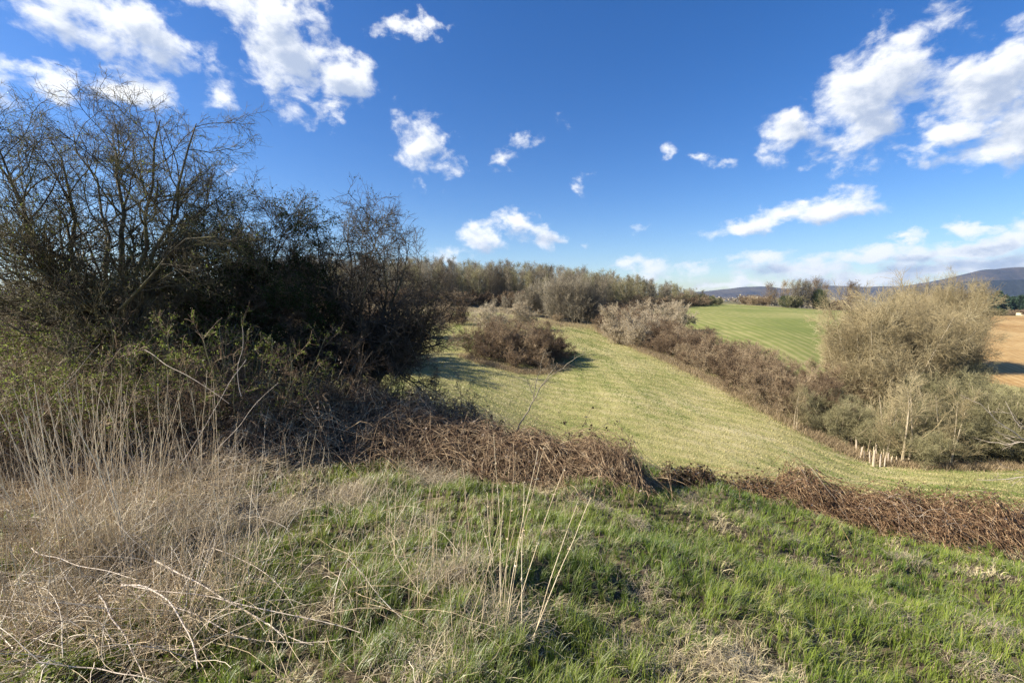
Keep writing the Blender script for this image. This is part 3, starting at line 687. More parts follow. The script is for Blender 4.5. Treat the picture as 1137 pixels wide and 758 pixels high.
# ---------- spreading hawthorn 2
root = empty('hawthorn_tree', (0, 0, 0)); tag(root, 'low wide spreading bare hawthorn arching over the meadow edge, right of the dark evergreen bush', 'tree')
tr = curve_trunks([
    (px([(408, 470, 9.0), (402, 420, 8.9), (385, 370, 8.8), (365, 320, 8.7), (352, 260, 8.6)]), .065, .006),
    (px([(408, 470, 9.0), (415, 410, 9.0), (432, 360, 9.0), (446, 310, 9.1), (452, 270, 9.1)]), .06, .006),
    (px([(408, 470, 9.0), (398, 410, 9.2), (392, 350, 9.4), (385, 300, 9.6), (388, 240, 9.7)]), .06, .006),
    (px([(410, 450, 9.0), (430, 390, 8.6), (458, 352, 8.3), (478, 335, 8.1), (485, 330, 8.0)]), .05, .005),
    (px([(408, 450, 9.0), (380, 400, 8.6), (350, 372, 8.4), (325, 350, 8.2), (310, 330, 8.0)]), .05, .005),
    (px([(410, 440, 9.0), (425, 395, 9.6), (445, 350, 10.0), (462, 310, 10.2), (470, 290, 10.3)]), .05, .005),
    (px([(408, 440, 9.0), (435, 400, 8.8), (462, 370, 8.7), (482, 350, 8.6), (492, 322, 8.6)]), .05, .005), (px([(408, 440, 9.0), (420, 390, 9.1), (432, 330, 9.2), (425, 285, 9.2), (408, 250, 9.2)]), .05, .005), (px([(400, 445, 9.0), (375, 400, 9.0), (345, 350, 8.9), (332, 310, 8.8), (340, 275, 8.8)]), .05, .005),
    (px([(408, 440, 9.0), (400, 380, 8.4), (408, 320, 8.1), (412, 280, 8.0), (420, 255, 8.0)]), .05, .005)], 10, .05)
sL1 = spawn(*tr, 27, .2, 1, .38, (30, 75), 6, .2, .02, .6, .4, .006, lmin=.6)
sL2 = spawn(*sL1, 11, .15, 1, .5, (30, 75), 5, .22, .01, .65, .45, .0036, lmin=.3)
sL3 = spawn(*sL2, 7, .15, 1, .5, (30, 75), 4, .2, .01, .7, .5, .0026, lmin=.16)
V_, Q_ = tubes(*tr, 7); link('trunk', raw_mesh('trunk', V_, Q_, 4, M['hawthorn']), root)
V_, Q_ = cat_vq([tubes(*sL1, 5), tubes(*sL2, 4), tubes(*sL3, 3)]); link('crown', raw_mesh('crown', V_, Q_, 4, M['twig_dark']), root)
p_, d_ = sample_on(np.concatenate([sL3[0]]), 9000); keep = rng.uniform(size=len(p_)) < sstep(.45, .65, fbm(p_[:, 0] * 1.5 + 9, p_[:, 2] * 1.5, 15, 3)); p_ = p_[keep]
V_, Q_ = leaves(p_, rng.uniform(.02, .045, len(p_)), None, .65); link('foliage', raw_mesh('foliage', V_, Q_, 4, M['ivy']), root)

# ---------- undergrowth shrubs in front of the trees (dog rose, elder): upright stems with young leaves
def near_shrub(name, u, D, h, n0, spread, label, mats, nleaf, lm, rt=.0035, tilt=(5, 40), n1=11, n2=9, lsize=(.015, .036), wan=.1, r=.011, up=.02):
    x, y, z = xy_at(u, D); rt_ = empty(name, (x, y, z)); tag(rt_, label, 'shrub')
    n0 = int(n0 * 1.0); nleaf = int(nleaf * 2.4)
    L0 = stems(n0, spread, tilt, (h * .6, h * 1.05), 8, wan, up, r, .4)
    L1 = spawn(*L0, n1, .15, 1, .38, (25, 70), 5, wan * 1.3, .02, .6, .5, rt, lmin=h * .12)
    L2 = spawn(*L1, n2, .1, 1, .5, (25, 75), 4, wan * 1.4, .0, .7, .5, rt * .7, lmin=h * .06)
    V_, Q_ = tubes(*L0, 5); link('stem', raw_mesh('stem', V_, Q_, 4, mats[0]), rt_)
    V_, Q_ = cat_vq([tubes(*L1, 4), tubes(*L2, 3)]); link('twigs', raw_mesh('twigs', V_, Q_, 4, mats[1]), rt_)
    if nleaf:
        p, d = sample_on(L2[0], nleaf, .1); cl = rng.uniform(size=nleaf) < sstep(.35, .6, fbm(p[:, 0] * 1.6 + x, p[:, 2] * 1.6, 2, 3)); p = p[cl]
        p = np.repeat(p, 3, 0) + rng.normal(size=(len(p) * 3, 3)) * .012
        V_, Q_ = leaves(p, rng.uniform(lsize[0], lsize[1], len(p)), None, .6); link('foliage', raw_mesh('foliage', V_, Q_, 4, lm), rt_)
    return rt_
BK = (M['cane'], M['twig_brown']); BL = (M['twig_moss'], M['cane'])
near_shrub('shrub', -60, 6.2, 2.2, 24, 1.0, 'tangled shrub with young leaves cut by the left edge of the view', BL, 2200, M['youngleaf'])
near_shrub('shrub', 20, 6.0, 2.3, 40, 1.0, 'tangled shrub with young yellow green leaves at far left below the tall hawthorn', BL, 2600, M['youngleaf'])
near_shrub('shrub', 100, 6.1, 2.2, 40, .9, 'tangled leafy shrub around the foot of the tall hawthorn', BL, 2400, M['youngleaf'])
near_shrub('shrub', 180, 6.3, 2.2, 40, .9, 'leafy grey stemmed shrub right of the stems of the tall hawthorn', BL, 2400, M['youngleaf'])
near_shrub('shrub', 255, 6.6, 2.1, 36, .9, 'shrub with young leaves in front of the dark evergreen bush', BL, 2400, M['youngleaf'])
near_shrub('shrub', 330, 7.2, 2.0, 40, 1.0, 'dark tangled shrub below the left limbs of the spreading hawthorn', BK, 1100, M['deadleaf'])
near_shrub('shrub', 400, 8.3, 1.7, 40, 1.1, 'dark tangled shrub around the foot of the spreading hawthorn', BK, 1100, M['deadleaf'])
near_shrub('shrub', 465, 8.6, 1.4, 36, .9, 'dark tangled shrub below the right limbs of the spreading hawthorn', BK, 1100, M['deadleaf'])
near_shrub('shrub', 505, 8.3, .85, 30, .6, 'low dark leafy bramble bush at the right end of the thicket', BK, 2200, M['darkleaf'], tilt=(10, 70))
for u, D, h in ((0, 9.2, 2.6), (95, 9.2, 2.6), (180, 9.6, 2.6)):
    near_shrub('shrub', u, D, h, 40, 1.3, {-110: 'tall dark shrub behind the tall hawthorn, outermost on the left', 0: 'tall dark shrub behind the leftmost stem of the tall hawthorn', 95: 'tall dark shrub straight behind the stems of the tall hawthorn', 180: 'tall dark shrub behind the gap between tall hawthorn and evergreen bush'}[u], BK, 1200, M['deadleaf'])
for u, D, h, lab in ((300, 9.6, 2.5, 'dark shrub behind the right part of the evergreen bush'), (360, 9.8, 2.2, 'dark shrub behind the left limbs of the spreading hawthorn')):
    near_shrub('shrub', u, D, h, 40, 1.2, lab, BK, 1200, M['ivy'])

# ---------- brambles
def bramble(name, label, samples, n, L, r, mat, arch, hfun, leafn, leafm, seeds=0, down=None, pale=.0):
    """canes arch out of ground points given by samples(n)->x,y ; arch height"""
    x, y = samples(n); z = zt(x, y); hm = hfun(x, y)
    a = rng.uniform(0, 2 * np.pi, n); Ls = rng.uniform(L[0], L[1], n); K = 10
    t = np.linspace(0, 1, K)[None]
    bx = x[:, None] + np.cos(a)[:, None] * Ls[:, None] * (t - .5); by = y[:, None] + np.sin(a)[:, None] * Ls[:, None] * (t - .5)
    lift = rng.uniform(0, 1, n)[:, None] ** .75
    sag = rng.uniform(.6, 1.1, n)[:, None]
    gz = zt(bx, by)
    bz = gz + .02 + hfun(bx, by) * lift * (1 - sag * (2 * t - 1) ** 2 * .35) + arch * Ls[:, None] * (1 - (2 * t - 1) ** 2) * rng.uniform(.0, 1, n)[:, None] - .05 * np.abs(2 * t - 1)
    C = np.stack([bx, by, bz], -1) + np.cumsum(np.cumsum(rng.normal(size=(n, K, 3)) * .005, 1), 1) + rng.normal(size=(n, K, 3)) * .003 + rng.normal(size=(n, 1, 3)) * .03
    Rr = rng.uniform(r[0], r[1], n)[:, None] * (1 - .5 * t)
    rt_ = empty(name, (0, 0, 0)); tag(rt_, label, 'brambles')
    V_, Q_ = tubes(C, Rr, 4); link('canes', raw_mesh('canes', V_, Q_, 4, mat), rt_)
    if leafn:
        p, d = sample_on(C, leafn, 0, 1); V_, Q_ = leaves(p + rng.normal(size=p.shape) * .01, rng.uniform(.015, .06, leafn), None, .75)
        link('foliage', raw_mesh('foliage', V_, Q_, 4, leafm), rt_)
    return rt_
def band(pts, w):
    """sampler along ground polyline given by (u,D) with half width w(s)"""
    g = np.array([xy_at(u, D)[:2] for u, D in pts]); s = np.r_[0, np.cumsum(np.hypot(*np.diff(g, axis=0).T))]
    ww = np.array(w, float)
    def f(n):
        t = rng.uniform(0, s[-1], n); x = np.interp(t, s, g[:, 0]); y = np.interp(t, s, g[:, 1]); wd = np.interp(t, s, ww)
        return x + rng.normal(size=n) * wd * .5, y + rng.normal(size=n) * wd * .5
    def dist(x, y):
        best = np.full(x.shape, 1e9)
        for i in range(len(g) - 1):
            d = g[i + 1] - g[i]; l2 = d @ d; tt = np.clip(((x - g[i, 0]) * d[0] + (y - g[i, 1]) * d[1]) / l2, 0, 1)
            wd = ww[i] * (1 - tt) + ww[i + 1] * tt
            best = np.minimum(best, np.hypot(x - g[i, 0] - tt * d[0], y - g[i, 1] - tt * d[1]) / wd)
        return best
    return f, dist
def mound(dist, h):
    return lambda x, y: h * np.clip(1 - dist(x, y) * .85, 0, 1) ** .6 * (.62 + .76 * fbm(x * 2.4, y * 2.4, 77, 3))
bA, dA = band([(60, 5.9), (200, 6.2), (320, 6.6), (430, 7.3), (520, 7.6)], [.7, .9, 1.0, 1.0, .8])
bramble('bramble_thicket', 'brown tangle of dead bramble canes banked up below the hawthorns', bA, 5200, (.5, 1.9), (.0022, .0052), M['cane'], .12, mound(dA, .95), 9000, M['deadleaf'])
bB, dB = band([(440, 7.0), (520, 6.9), (590, 6.7), (640, 6.4), (680, 6.15), (700, 6.1)], [1.1, 1.1, .95, .75, .45, .2])
bramble('bramble_thicket', 'low spur of dead bramble canes running right from the thicket below the leaning sapling', bB, 3800, (.4, 1.6), (.0016, .0055), M['cane'], .12, mound(dB, .62), 7000, M['deadleaf'])
bC, dC = band([(745, 6.5), (790, 6.9), (850, 7.2)], [.15, .3, .35])
bramble('bramble_strip', 'low dark strip of leafy brambles left of the red brown bramble heap', bC, 750, (.2, .7), (.002, .004), M['cane_red'], .1, mound(dC, .25), 7000, M['darkleaf'])
bD, dD = band([(880, 7.1), (940, 7.1), (1010, 6.9), (1070, 6.8), (1160, 6.9), (1250, 6.9)], [.4, .85, .95, .7, .38, .25])
bramble('bramble_heap', 'reddish brown heap of dead bramble canes at the right rim of the bank', bD, 3200, (.35, 1.6), (.0014, .0062), M['cane_red'], .16, mound(dD, .72), 9000, M['deadleaf'])
b_, _ = band([(880, 7.0), (1000, 6.7), (1160, 6.7)], [.6, .75, .6])
_x = bramble('bramble_heap', 'few pale dead canes lying over the red brown bramble heap', b_, 150, (.3, 1.0), (.0015, .0032), M['bleached'], .12, mound(dD, .8), 0, None)
b_, _ = band([(60, 5.6), (200, 5.9), (320, 6.2), (430, 6.9), (560, 7.0), (700, 6.1)], [.8, .9, 1.0, .9, .6, .3])
_x = bramble('bramble_thicket', 'pale bleached canes lying over the brown bramble bank below the hawthorns', b_, 1100, (.3, 1.3), (.0012, .0034), M['straw'], .13, mound(dA, .95), 0, None)
b_, _ = band([(800, 7.0), (880, 7.0), (1000, 6.8), (1160, 6.8)], [.4, 1.1, 1.3, .9])
bramble('bramble_heap', 'long arching brown canes straying out of the red brown heap onto the grass', b_, 420, (.7, 1.8), (.0016, .0045), M['cane_red'], .30, mound(dD, .6), 900, M['darkleaf'])
b_, _ = band([(420, 7.0), (520, 6.8), (600, 6.6), (700, 6.0)], [1.2, 1.3, 1.1, .6])
bramble('bramble_thicket', 'long arching brown canes straying out of the bramble spur onto the grass', b_, 420, (.7, 1.9), (.0016, .0045), M['cane'], .30, mound(dB, .6), 900, M['darkleaf'])
allB = lambda x, y: np.minimum(np.minimum(dA(x, y), dB(x, y)), np.minimum(dC(x, y), dD(x, y)))
print('brambles', time.time() - T0)

# ---------- foreground grass
def ground_samples(n, r0, r1, p, a0=-60, a1=60):
    u = rng.uniform(0, 1, n); r = (r0 ** p + u * (r1 ** p - r0 ** p)) ** (1 / p); a = np.radians(rng.uniform(a0, a1, n))
    return r * np.sin(a), r * np.cos(a)
def deadness(x, y):
    """0 green .. 1 dead: left side and patches are straw"""
    n = fbm(x * .9, y * 1.3, 21, 4); n2 = fbm(x * 2.6, y * 3.4, 22, 4)
    v = n * .45 + n2 * .55
    left = sstep(-1.7, -2.6, x)       # straw in the left foreground
    v = v + .075 * left - .085 * (1 - left)
    v = v + .14 * sstep(1.6, .9, allB(x, y))
    return sstep(.46, .60, v)
def blades(n, r0, r1, p, kind):
    x, y = ground_samples(n, r0, r1, p)
    # gather the blades into tufts
    g = .085; gx = np.floor(x / g); gy = np.floor(y / g)
    cx_ = (gx + .2 + .6 * _h(gx, gy, 5)) * g; cy_ = (gy + .2 + .6 * _h(gx, gy, 6)) * g
    pull = .55 * (_h(gx, gy, 7) > .45)
    x = x + (cx_ - x) * pull; y = y + (cy_ - y) * pull
    d = deadness(x, y); bd = allB(x, y)
    w = (1 - .92 * d) if kind == 'green' else (.06 + .94 * d)
    w = w * np.where(bd < .75, .25, 1)
    k = rng.uniform(size=n) < w; x, y, d, gx, gy = x[k], y[k], d[k], gx[k], gy[k]; n = len(x)
    z = zt(x, y); r = np.hypot(x, y)
    tuft = _h(gx, gy, 8)
    big = fbm(x * 2.2, y * 2.2, 40, 3)
    if kind == 'green':
        h = rng.uniform(.04, .11, n) * (.65 + .9 * tuft) * (.55 + 1.0 * big)
        lean = rng.uniform(.1, .75, n); K = 4
        hue = np.clip(fbm(x * 1.5, y * 1.5, 51, 3) + rng.normal(0, .12, n), 0, 1)[:, None]
        col = (1 - hue) * np.array([[.09, .165, .022]]) + hue * np.array([[.33, .39, .07]])
        st = rng.uniform(size=n) < .10; col[st] = np.array([.36, .32, .15])
        wd = .0016
    else:
        h = rng.uniform(.03, .13, n) * (.6 + .8 * tuft); lean = rng.uniform(.7, 1.7, n); K = 4
        hue = np.clip(fbm(x * 2.5, y * 2.5, 61, 3) + rng.normal(0, .22, n), 0, 1)[:, None]
        col = (1 - hue) * np.array([[.28, .22, .12]]) + hue * np.array([[.68, .585, .36]])
        wd = .0012
    a = 2 * np.pi * _h(gx, gy, 9) + rng.normal(0, 1.0, n)
    # combed a little downhill to the right
    dx, dy = np.cos(a) + .5, np.sin(a) - .2; l = np.hypot(dx, dy); dx, dy = dx / l, dy / l
    t = np.linspace(0, 1, K)[None]; cu = lean[:, None] * t
    C = np.stack([x[:, None] + dx[:, None] * h[:, None] * t * np.sin(cu), y[:, None] + dy[:, None] * h[:, None] * t * np.sin(cu), z[:, None] - .01 + h[:, None] * t * np.maximum(np.cos(cu), .08) + (.012 if kind != 'green' else 0)], -1)
    if kind != 'green': C[:, 1:] += rng.normal(size=(n, K - 1, 3)) * .006
    W = (wd + .00030 * r)[:, None] * rng.uniform(.6, 1.3, n)[:, None] * (1 - .85 * t ** 1.5)
    side = np.stack([-dy, dx, np.zeros(n)], 1) + rng.normal(size=(n, 3)) * .35
    V_, Q_ = ribbons(C, W, nrm(side))
    c = np.repeat(col * rng.uniform(.75, 1.2, (n, 1)), K * 2, 0)
    return V_, Q_, c
V_, Q_, c_ = blades(520000, 1.0, 13, 1.05, 'green')
tag(link('grass', raw_mesh('grass', V_, Q_, 4, M['grass'], c_)), 'fresh green grass on the bank in the foreground', 'grass', kind='stuff')
V_, Q_, c_ = blades(330000, 1.0, 13, 1.05, 'dead')
tag(link('dead_grass', raw_mesh('dead_grass', V_, Q_, 4, M['deadgrass'], c_)), 'matted straw coloured dead grass among the green on the bank', 'dead grass', kind='stuff')

# meadow grass (short tussocks, thinning with distance)
def meadow():
    n = 420000
    r = 13 + (95 - 13) * rng.uniform(0, 1, n) ** 1.5; a = np.radians(rng.uniform(-42, 56, n)); x, y = r * np.sin(a), r * np.cos(a)
    k = ~in_poly(x, y, CROP_POLY) & ~in_poly(x, y, PL_POLY); x, y, r = x[k], y[k], r[k]; n = len(x)
    z = zt(x, y); h = rng.uniform(.015, .055, n) * (1 + r / 60); w = rng.uniform(.008, .016, n) * (1 + r / 25)
    a = rng.uniform(0, 6.28, n); sd = np.stack([np.cos(a), np.sin(a), np.zeros(n)], 1)
    C = np.stack([np.stack([x, y, z - .02], 1), np.stack([x + rng.normal(0, .05, n), y + rng.normal(0, .05, n), z + h], 1)], 1)
    W = np.stack([w, w * .25], 1)
    V_, Q_ = ribbons(C, W, sd)
    # mowing bands: straw and green alternate along the slope
    s = x * .47 + y * .88
    s = x * .975 + y * .22 + 6 * fbm(x * .03, y * .03, 8, 2); b = fbm(s * .9, y * .06, 8, 3); v = .45 * fbm(x * .11, y * .11, 71, 4) + .45 * b + .10 * fbm(x * 1.1, y * 1.1, 72, 3)
    fr_ = (s / 2.6 + .8 * fbm(x * .05, y * .05, 19, 2)) % 1.0; line = np.exp(-((fr_ - .5) * 7) ** 2) * sstep(.4, .6, fbm(x * .1 + 5, y * .04, 29, 2))
    v = v + .22 * line
    v = sstep(.44, .56, v)[:, None]
    col = (1 - v) * np.array([[.135, .18, .045]]) + v * np.array([[.42, .375, .18]])
    col = col * rng.uniform(.88, 1.12, (n, 1))
    return V_, Q_, np.repeat(col, 4, 0)
V_, Q_, c_ = meadow()
tag(link('meadow_grass', raw_mesh('meadow_grass', V_, Q_, 4, M['meadowgrass'], c_)), 'short grazed yellow green grass of the meadow in the hollow', 'grass', kind='stuff')
# rank dead grass along the foot of the hedge
def verge(line, n, w, h0, h1, name, label):
    g = np.array(line); s = np.r_[0, np.cumsum(np.hypot(*np.diff(g, axis=0).T))]; t = rng.uniform(0, s[-1], n)
    x = np.interp(t, s, g[:, 0]) + rng.normal(0, w, n); y = np.interp(t, s, g[:, 1]) + rng.normal(0, w, n); z = zt(x, y)
    h = rng.uniform(h0, h1, n); tip = rng.normal(0, .5, (n, 2)) * h[:, None]
    C = np.stack([np.stack([x, y, z - .03], 1), np.stack([x + tip[:, 0], y + tip[:, 1], z + h], 1)], 1); a = rng.uniform(0, 6.28, n)
    V_, Q_ = ribbons(C, np.stack([np.full(n, .014), np.full(n, .006)], 1), np.stack([np.cos(a), np.sin(a), np.zeros(n)], 1))
    c = np.repeat(np.array([[.36, .28, .17]]) * rng.uniform(.6, 1.3, (n, 1)), 4, 0)
    tag(link(name, raw_mesh(name, V_, Q_, 4, M['deadgrass'], c)), label, 'dead grass', kind='stuff')
verge(hx, 30000, .7, .12, .5, 'dead_grass', 'rank dead grass along the foot of the hedge')
verge(ground_xy([(905, 31), (950, 28.5), (1000, 27), (1060, 26), (1160, 25.5)]), 14000, .6, .1, .4, 'dead_grass', 'rank dead grass along the foot of the big right bushes')
verge(ground_xy([(515, 47), (540, 44.2), (575, 43), (605, 43.8), (628, 47)]), 7000, .5, .1, .45, 'dead_grass', 'dead grass around the shrub island in the meadow')
verge(ground_xy([(470, 86), (520, 84), (570, 90), (620, 93), (665, 92)]), 14000, 3, .15, .6, 'dead_grass', 'dead grass at the top of the meadow under the wood')

# ---------- dry stems in the left foreground
def scatter_px(n, u0, u1, v0, v1):
    """ground points seen inside a photo rectangle"""
    us = rng.uniform(u0, u1, n); vs = rng.uniform(v0, v1, n); out = np.empty((n, 2))
    Ds = np.exp(np.linspace(np.log(1.3), np.log(9), 60))
    xc = (us - CU) / F; yc = -(vs - CV) / F; dy = CP + yc * SP; dz = -SP + yc * CP
    X = (xc / dy)[:, None] * Ds; Z = EYE + (dz / dy)[:, None] * Ds; below = Z < zt(X, np.broadcast_to(Ds, X.shape))
    k = np.where(below.any(1), below.argmax(1), 59)
    return X[np.arange(n), k], Ds[k]
def up_stems(x, y, hl, hh, r, lean, K=6, wan=.05):
    n = len(x); z = zt(x, y) - .02; d = np.stack([rng.normal(.05, lean, n), rng.normal(-.05, lean, n), np.ones(n)], 1)
    L = rng.uniform(hl, hh, n); r0 = rng.uniform(r[0], r[1], n)
    return wander(np.stack([x, y, z], 1), d, L, K, wan, .0, r0, r0 * .45)
# one mass: thin dry stems
xs, ys = zip(scatter_px(950, 0, 290, 540, 740), scatter_px(1000, -30, 260, 500, 640), scatter_px(110, 360, 560, 560, 720))
xs = np.concatenate(xs); ys = np.concatenate(ys)
c1 = up_stems(xs, ys, .12, .7, (.0010, .0030), .2)
xs, ys = zip(scatter_px(1500, 0, 260, 490, 750), scatter_px(2000, -20, 300, 470, 580), scatter_px(160, 280, 480, 560, 720)); xs = np.concatenate(xs); ys = np.concatenate(ys)
n_ = len(xs); a = rng.uniform(0, 6.28, n_); d = np.stack([np.cos(a), np.sin(a), rng.uniform(.05, .6, n_)], 1)
c2 = wander(np.stack([xs, ys, zt(xs, ys) + rng.uniform(0, .12, n_)], 1), d, rng.uniform(.2, .7, n_), 6, .12, -.08, rng.uniform(.0010, .0022, n_), np.full(n_, .0008))
V_, Q_ = cat_vq([tubes(*c1, 4), tubes(*c2, 4)])
tag(link('dry_stems', raw_mesh('dry_stems', V_, Q_, 4, M['straw'])), 'mass of short thin dry stems littering the left foreground', 'dry stems', kind='stuff')
M['pale_stem'] = bark_mat('weathered pale stem', [(.3, (.42, .34, .24)), (.5, (.66, .57, .43)), (.7, (.80, .73, .60))], 9, rough=.55, rnd=0)
xs, ys = zip(scatter_px(420, -10, 300, 480, 600), scatter_px(360, -10, 230, 560, 760), scatter_px(30, 280, 520, 560, 740)); xs = np.concatenate(xs); ys = np.concatenate(ys); n_ = len(xs)
a = rng.uniform(0, 6.28, n_); d = np.stack([np.cos(a), np.sin(a), rng.uniform(.15, 1.6, n_)], 1)
c3 = wander(np.stack([xs, ys, zt(xs, ys) + rng.uniform(0, .1, n_)], 1), d, rng.uniform(.2, .75, n_), 8, .12, -.10, rng.uniform(.0013, .0030, n_), np.full(n_, .0009))
V_, Q_ = tubes(*c3, 5)
tag(link('bent_stems', raw_mesh('bent_stems', V_, Q_, 4, M['pale_stem'])), 'bleached bent stems tangled over the dry grass in the left foreground', 'dry stems', kind='stuff')
# tussocks of long straw (reed like) : fountain of blades
def tussock(u, v, n, h, label, spread=.12, lean=.5):
    x, y = scatter_px(1, u, u + .1, v, v + .1); x, y = x[0], y[0]
    px_, py_ = x + rng.normal(0, spread, n), y + rng.normal(0, spread * .8, n); z = zt(px_, py_) - .02
    a = rng.uniform(0, 6.28, n); K = 6; t = np.linspace(0, 1, K)[None]; hl = rng.uniform(.5, 1.1, n) * h; ln = np.abs(rng.normal(lean, .35, n)); cu = ln[:, None] * t * 1.4
    C = np.stack([px_[:, None] + np.cos(a)[:, None] * hl[:, None] * t * np.sin(cu), py_[:, None] + np.sin(a)[:, None] * hl[:, None] * t * np.sin(cu), z[:, None] + hl[:, None] * t * np.cos(np.minimum(cu, 1.45))], -1)
    C[:, 1:] += rng.normal(size=(n, K - 1, 3)) * .006
    V_, Q_ = ribbons(C, np.broadcast_to(.0022 * (1 - .7 * t), (n, K)), nrm(np.stack([-np.sin(a), np.cos(a), np.zeros(n)], 1) + .3 * rng.normal(size=(n, 3))))
    c = np.repeat(np.array([[.50, .42, .28]]) * rng.uniform(.55, 1.3, (n, 1)), K * 2, 0)
    o = link('grass_tussock', raw_mesh('grass_tussock', V_, Q_, 4, M['deadgrass'], c)); tag(o, label, 'tussock'); return o
tussock(120, 640, 900, .55, 'tallest straw tussock among the upright stalks at the left', .14, .35)
tussock(60, 690, 600, .35, 'straw tussock low in the bottom left corner', .14, .6)
tussock(215, 600, 500, .4, 'straw tussock right of the tallest one', .12, .6)
tussock(300, 590, 500, .3, 'straw tussock behind the arching pale canes', .14, .8)
tussock(395, 560, 700, .35, 'grey straw tussock in front of the bramble bank', .2, .9)
tussock(480, 545, 900, .38, 'drooping pale straw tussock at the foot of the bramble spur', .2, .9)
tussock(560, 700, 600, .22, 'straw tussock around the foot of the dead weed in the middle', .13, .8)
tussock(480, 745, 600, .2, 'straw tussock at the bottom edge left of the dead weed', .16, 1.0)
tussock(505, 650, 500, .25, 'straw tussock left of the dead weed in the middle', .12, .7)
tussock(650, 560, 500, .2, 'small straw tussock right of the bramble spur', .2, 1.0)
tussock(450, 600, 500, .25, 'straw tussock between the bramble bank and the dead weed', .15, .9)
for tx, ty in [(705, 585), (760, 560), (835, 575), (905, 640), (985, 690), (1060, 640), (1105, 700), (815, 745), (935, 735), (720, 660), (640, 610), (870, 600), (1010, 625), (770, 700), (600, 600), (1090, 745), (690, 735)]:
    tussock(tx, ty, int(rng.integers(260, 520)), rng.uniform(.12, .2), 'small flattened straw tussock in the green grass at the right', .10, 1.2)['group'] = 'straw tussocks in the green grass'
# tall individual stalks
sv = []
for q in range(10):
    c, r_ = wander(np.array([[0, 0, -.03]]), np.array([[rng.normal(0, .12), rng.normal(0, .12), 1.]]), np.array([1.0]), 9, .045, 0, np.array([.0034]), np.array([.0014]))
    t, rt2 = spawn(c, r_, 5, .45, 1, .12, (20, 50), 4, .1, .05, .5, .6, .0008)
    sv.append(raw_mesh('dry_stalk', *cat_vq([tubes(c, r_, 6), tubes(t, rt2, 3)]), 4, M['straw']))
def stalk(x, y, h, lab, grp, k=None, tilt=.1):
    o = link('dry_stalk', sv[int(rng.integers(0, 10)) if k is None else k]); o.location = (x, y, float(zt(x, y))); s = h ** .3
    o.scale = (s, s, h); o.rotation_euler = (rng.normal(0, tilt), rng.normal(.03, tilt), rng.uniform(0, 6.28)); tag(o, lab, 'dry stalk', grp); return o
for (n_, u0, u1, v0, v1, h0, h1, lab, grp) in [
    (75, 45, 170, 560, 660, .9, 1.6, 'tall straw stalk in the dense upright cluster at the left', 'stalks of the dense left cluster'),
    (88, -40, 260, 500, 600, .8, 1.5, 'thin tall dry stalk rising in front of the leafy shrubs at the left', 'tall stalks before the left shrubs'),
    (62, 150, 350, 540, 680, .35, .85, 'short upright dry stalk right of the dense left cluster', 'short stalks right of the left cluster'),
    (18, 300, 480, 540, 640, .35, .75, 'lone thin dry stalk between the left stalks and the dead weed', 'scattered stalks left of the middle'),
    (26, 0, 220, 650, 750, .25, .6, 'short dry stalk near the bottom left corner', 'short stalks in the bottom left corner')]:
    X, Y = scatter_px(n_, u0, u1, v0, v1)
    for x, y in zip(X, Y): stalk(x, y, rng.uniform(h0, h1), lab, grp)
# dead weed in the middle: stems from one foot
def curve_obj(name, pts, r0, r1, mat, K=12, wob=.004, sides=6, parent=None):
    c, r_ = curve_trunks([(pts, r0, r1)], K, wob)
    # smooth
    for _ in range(2): c[:, 1:-1] = .25 * c[:, :-2] + .5 * c[:, 1:-1] + .25 * c[:, 2:]
    return c, link(name, raw_mesh(name, *tubes(c, r_, sides), 4, mat), parent)
def gpt(u, v):
    x, y = scatter_px(1, u, u + .01, v, v + .01); return float(x[0]), float(y[0])
wx, wy = gpt(562, 700)
weed = empty('dead_weed'); tag(weed, 'tall dead weed of thin beige stems with dried whorls in the middle foreground', 'dead weed')
for (ub, vb, ut, vt, dd_) in [(556, 690, 548, 484, .1), (558, 700, 573, 502, .0), (560, 700, 598, 500, .05), (561, 705, 604, 498, -.05), (566, 700, 625, 522, .1), (585, 722, 656, 553, -.1), (588, 725, 640, 560, .0), (554, 668, 560, 540, .2), (552, 655, 541, 548, .25), (548, 650, 533, 572, .1), (580, 715, 582, 535, .15)]:
    bx, by = gpt(ub, vb); b0 = np.array([bx, by, float(zt(bx, by)) - .03]); tp = P(ut, vt, by + dd_)
    md = (b0 + tp) / 2 + np.array([rng.normal(0, .012), rng.normal(0, .02), .02])
    c, so = curve_obj('stem', [b0, md, tp], .0029, .0012, M['straw'], 14, .003, 6, weed)
    ps = c[0, 5:14:2] + 0; pc = np.repeat(ps, 7, 0); dr = rand_unit(len(pc)); dr[:, 2] = np.abs(dr[:, 2]) * .6
    pc = pc + rng.normal(size=pc.shape) * .002
    link('seed_head', raw_mesh('seed_head', *leaves(pc, rng.uniform(.006, .014, len(pc)), nrm(dr), .5), 4, M['straw']), weed)
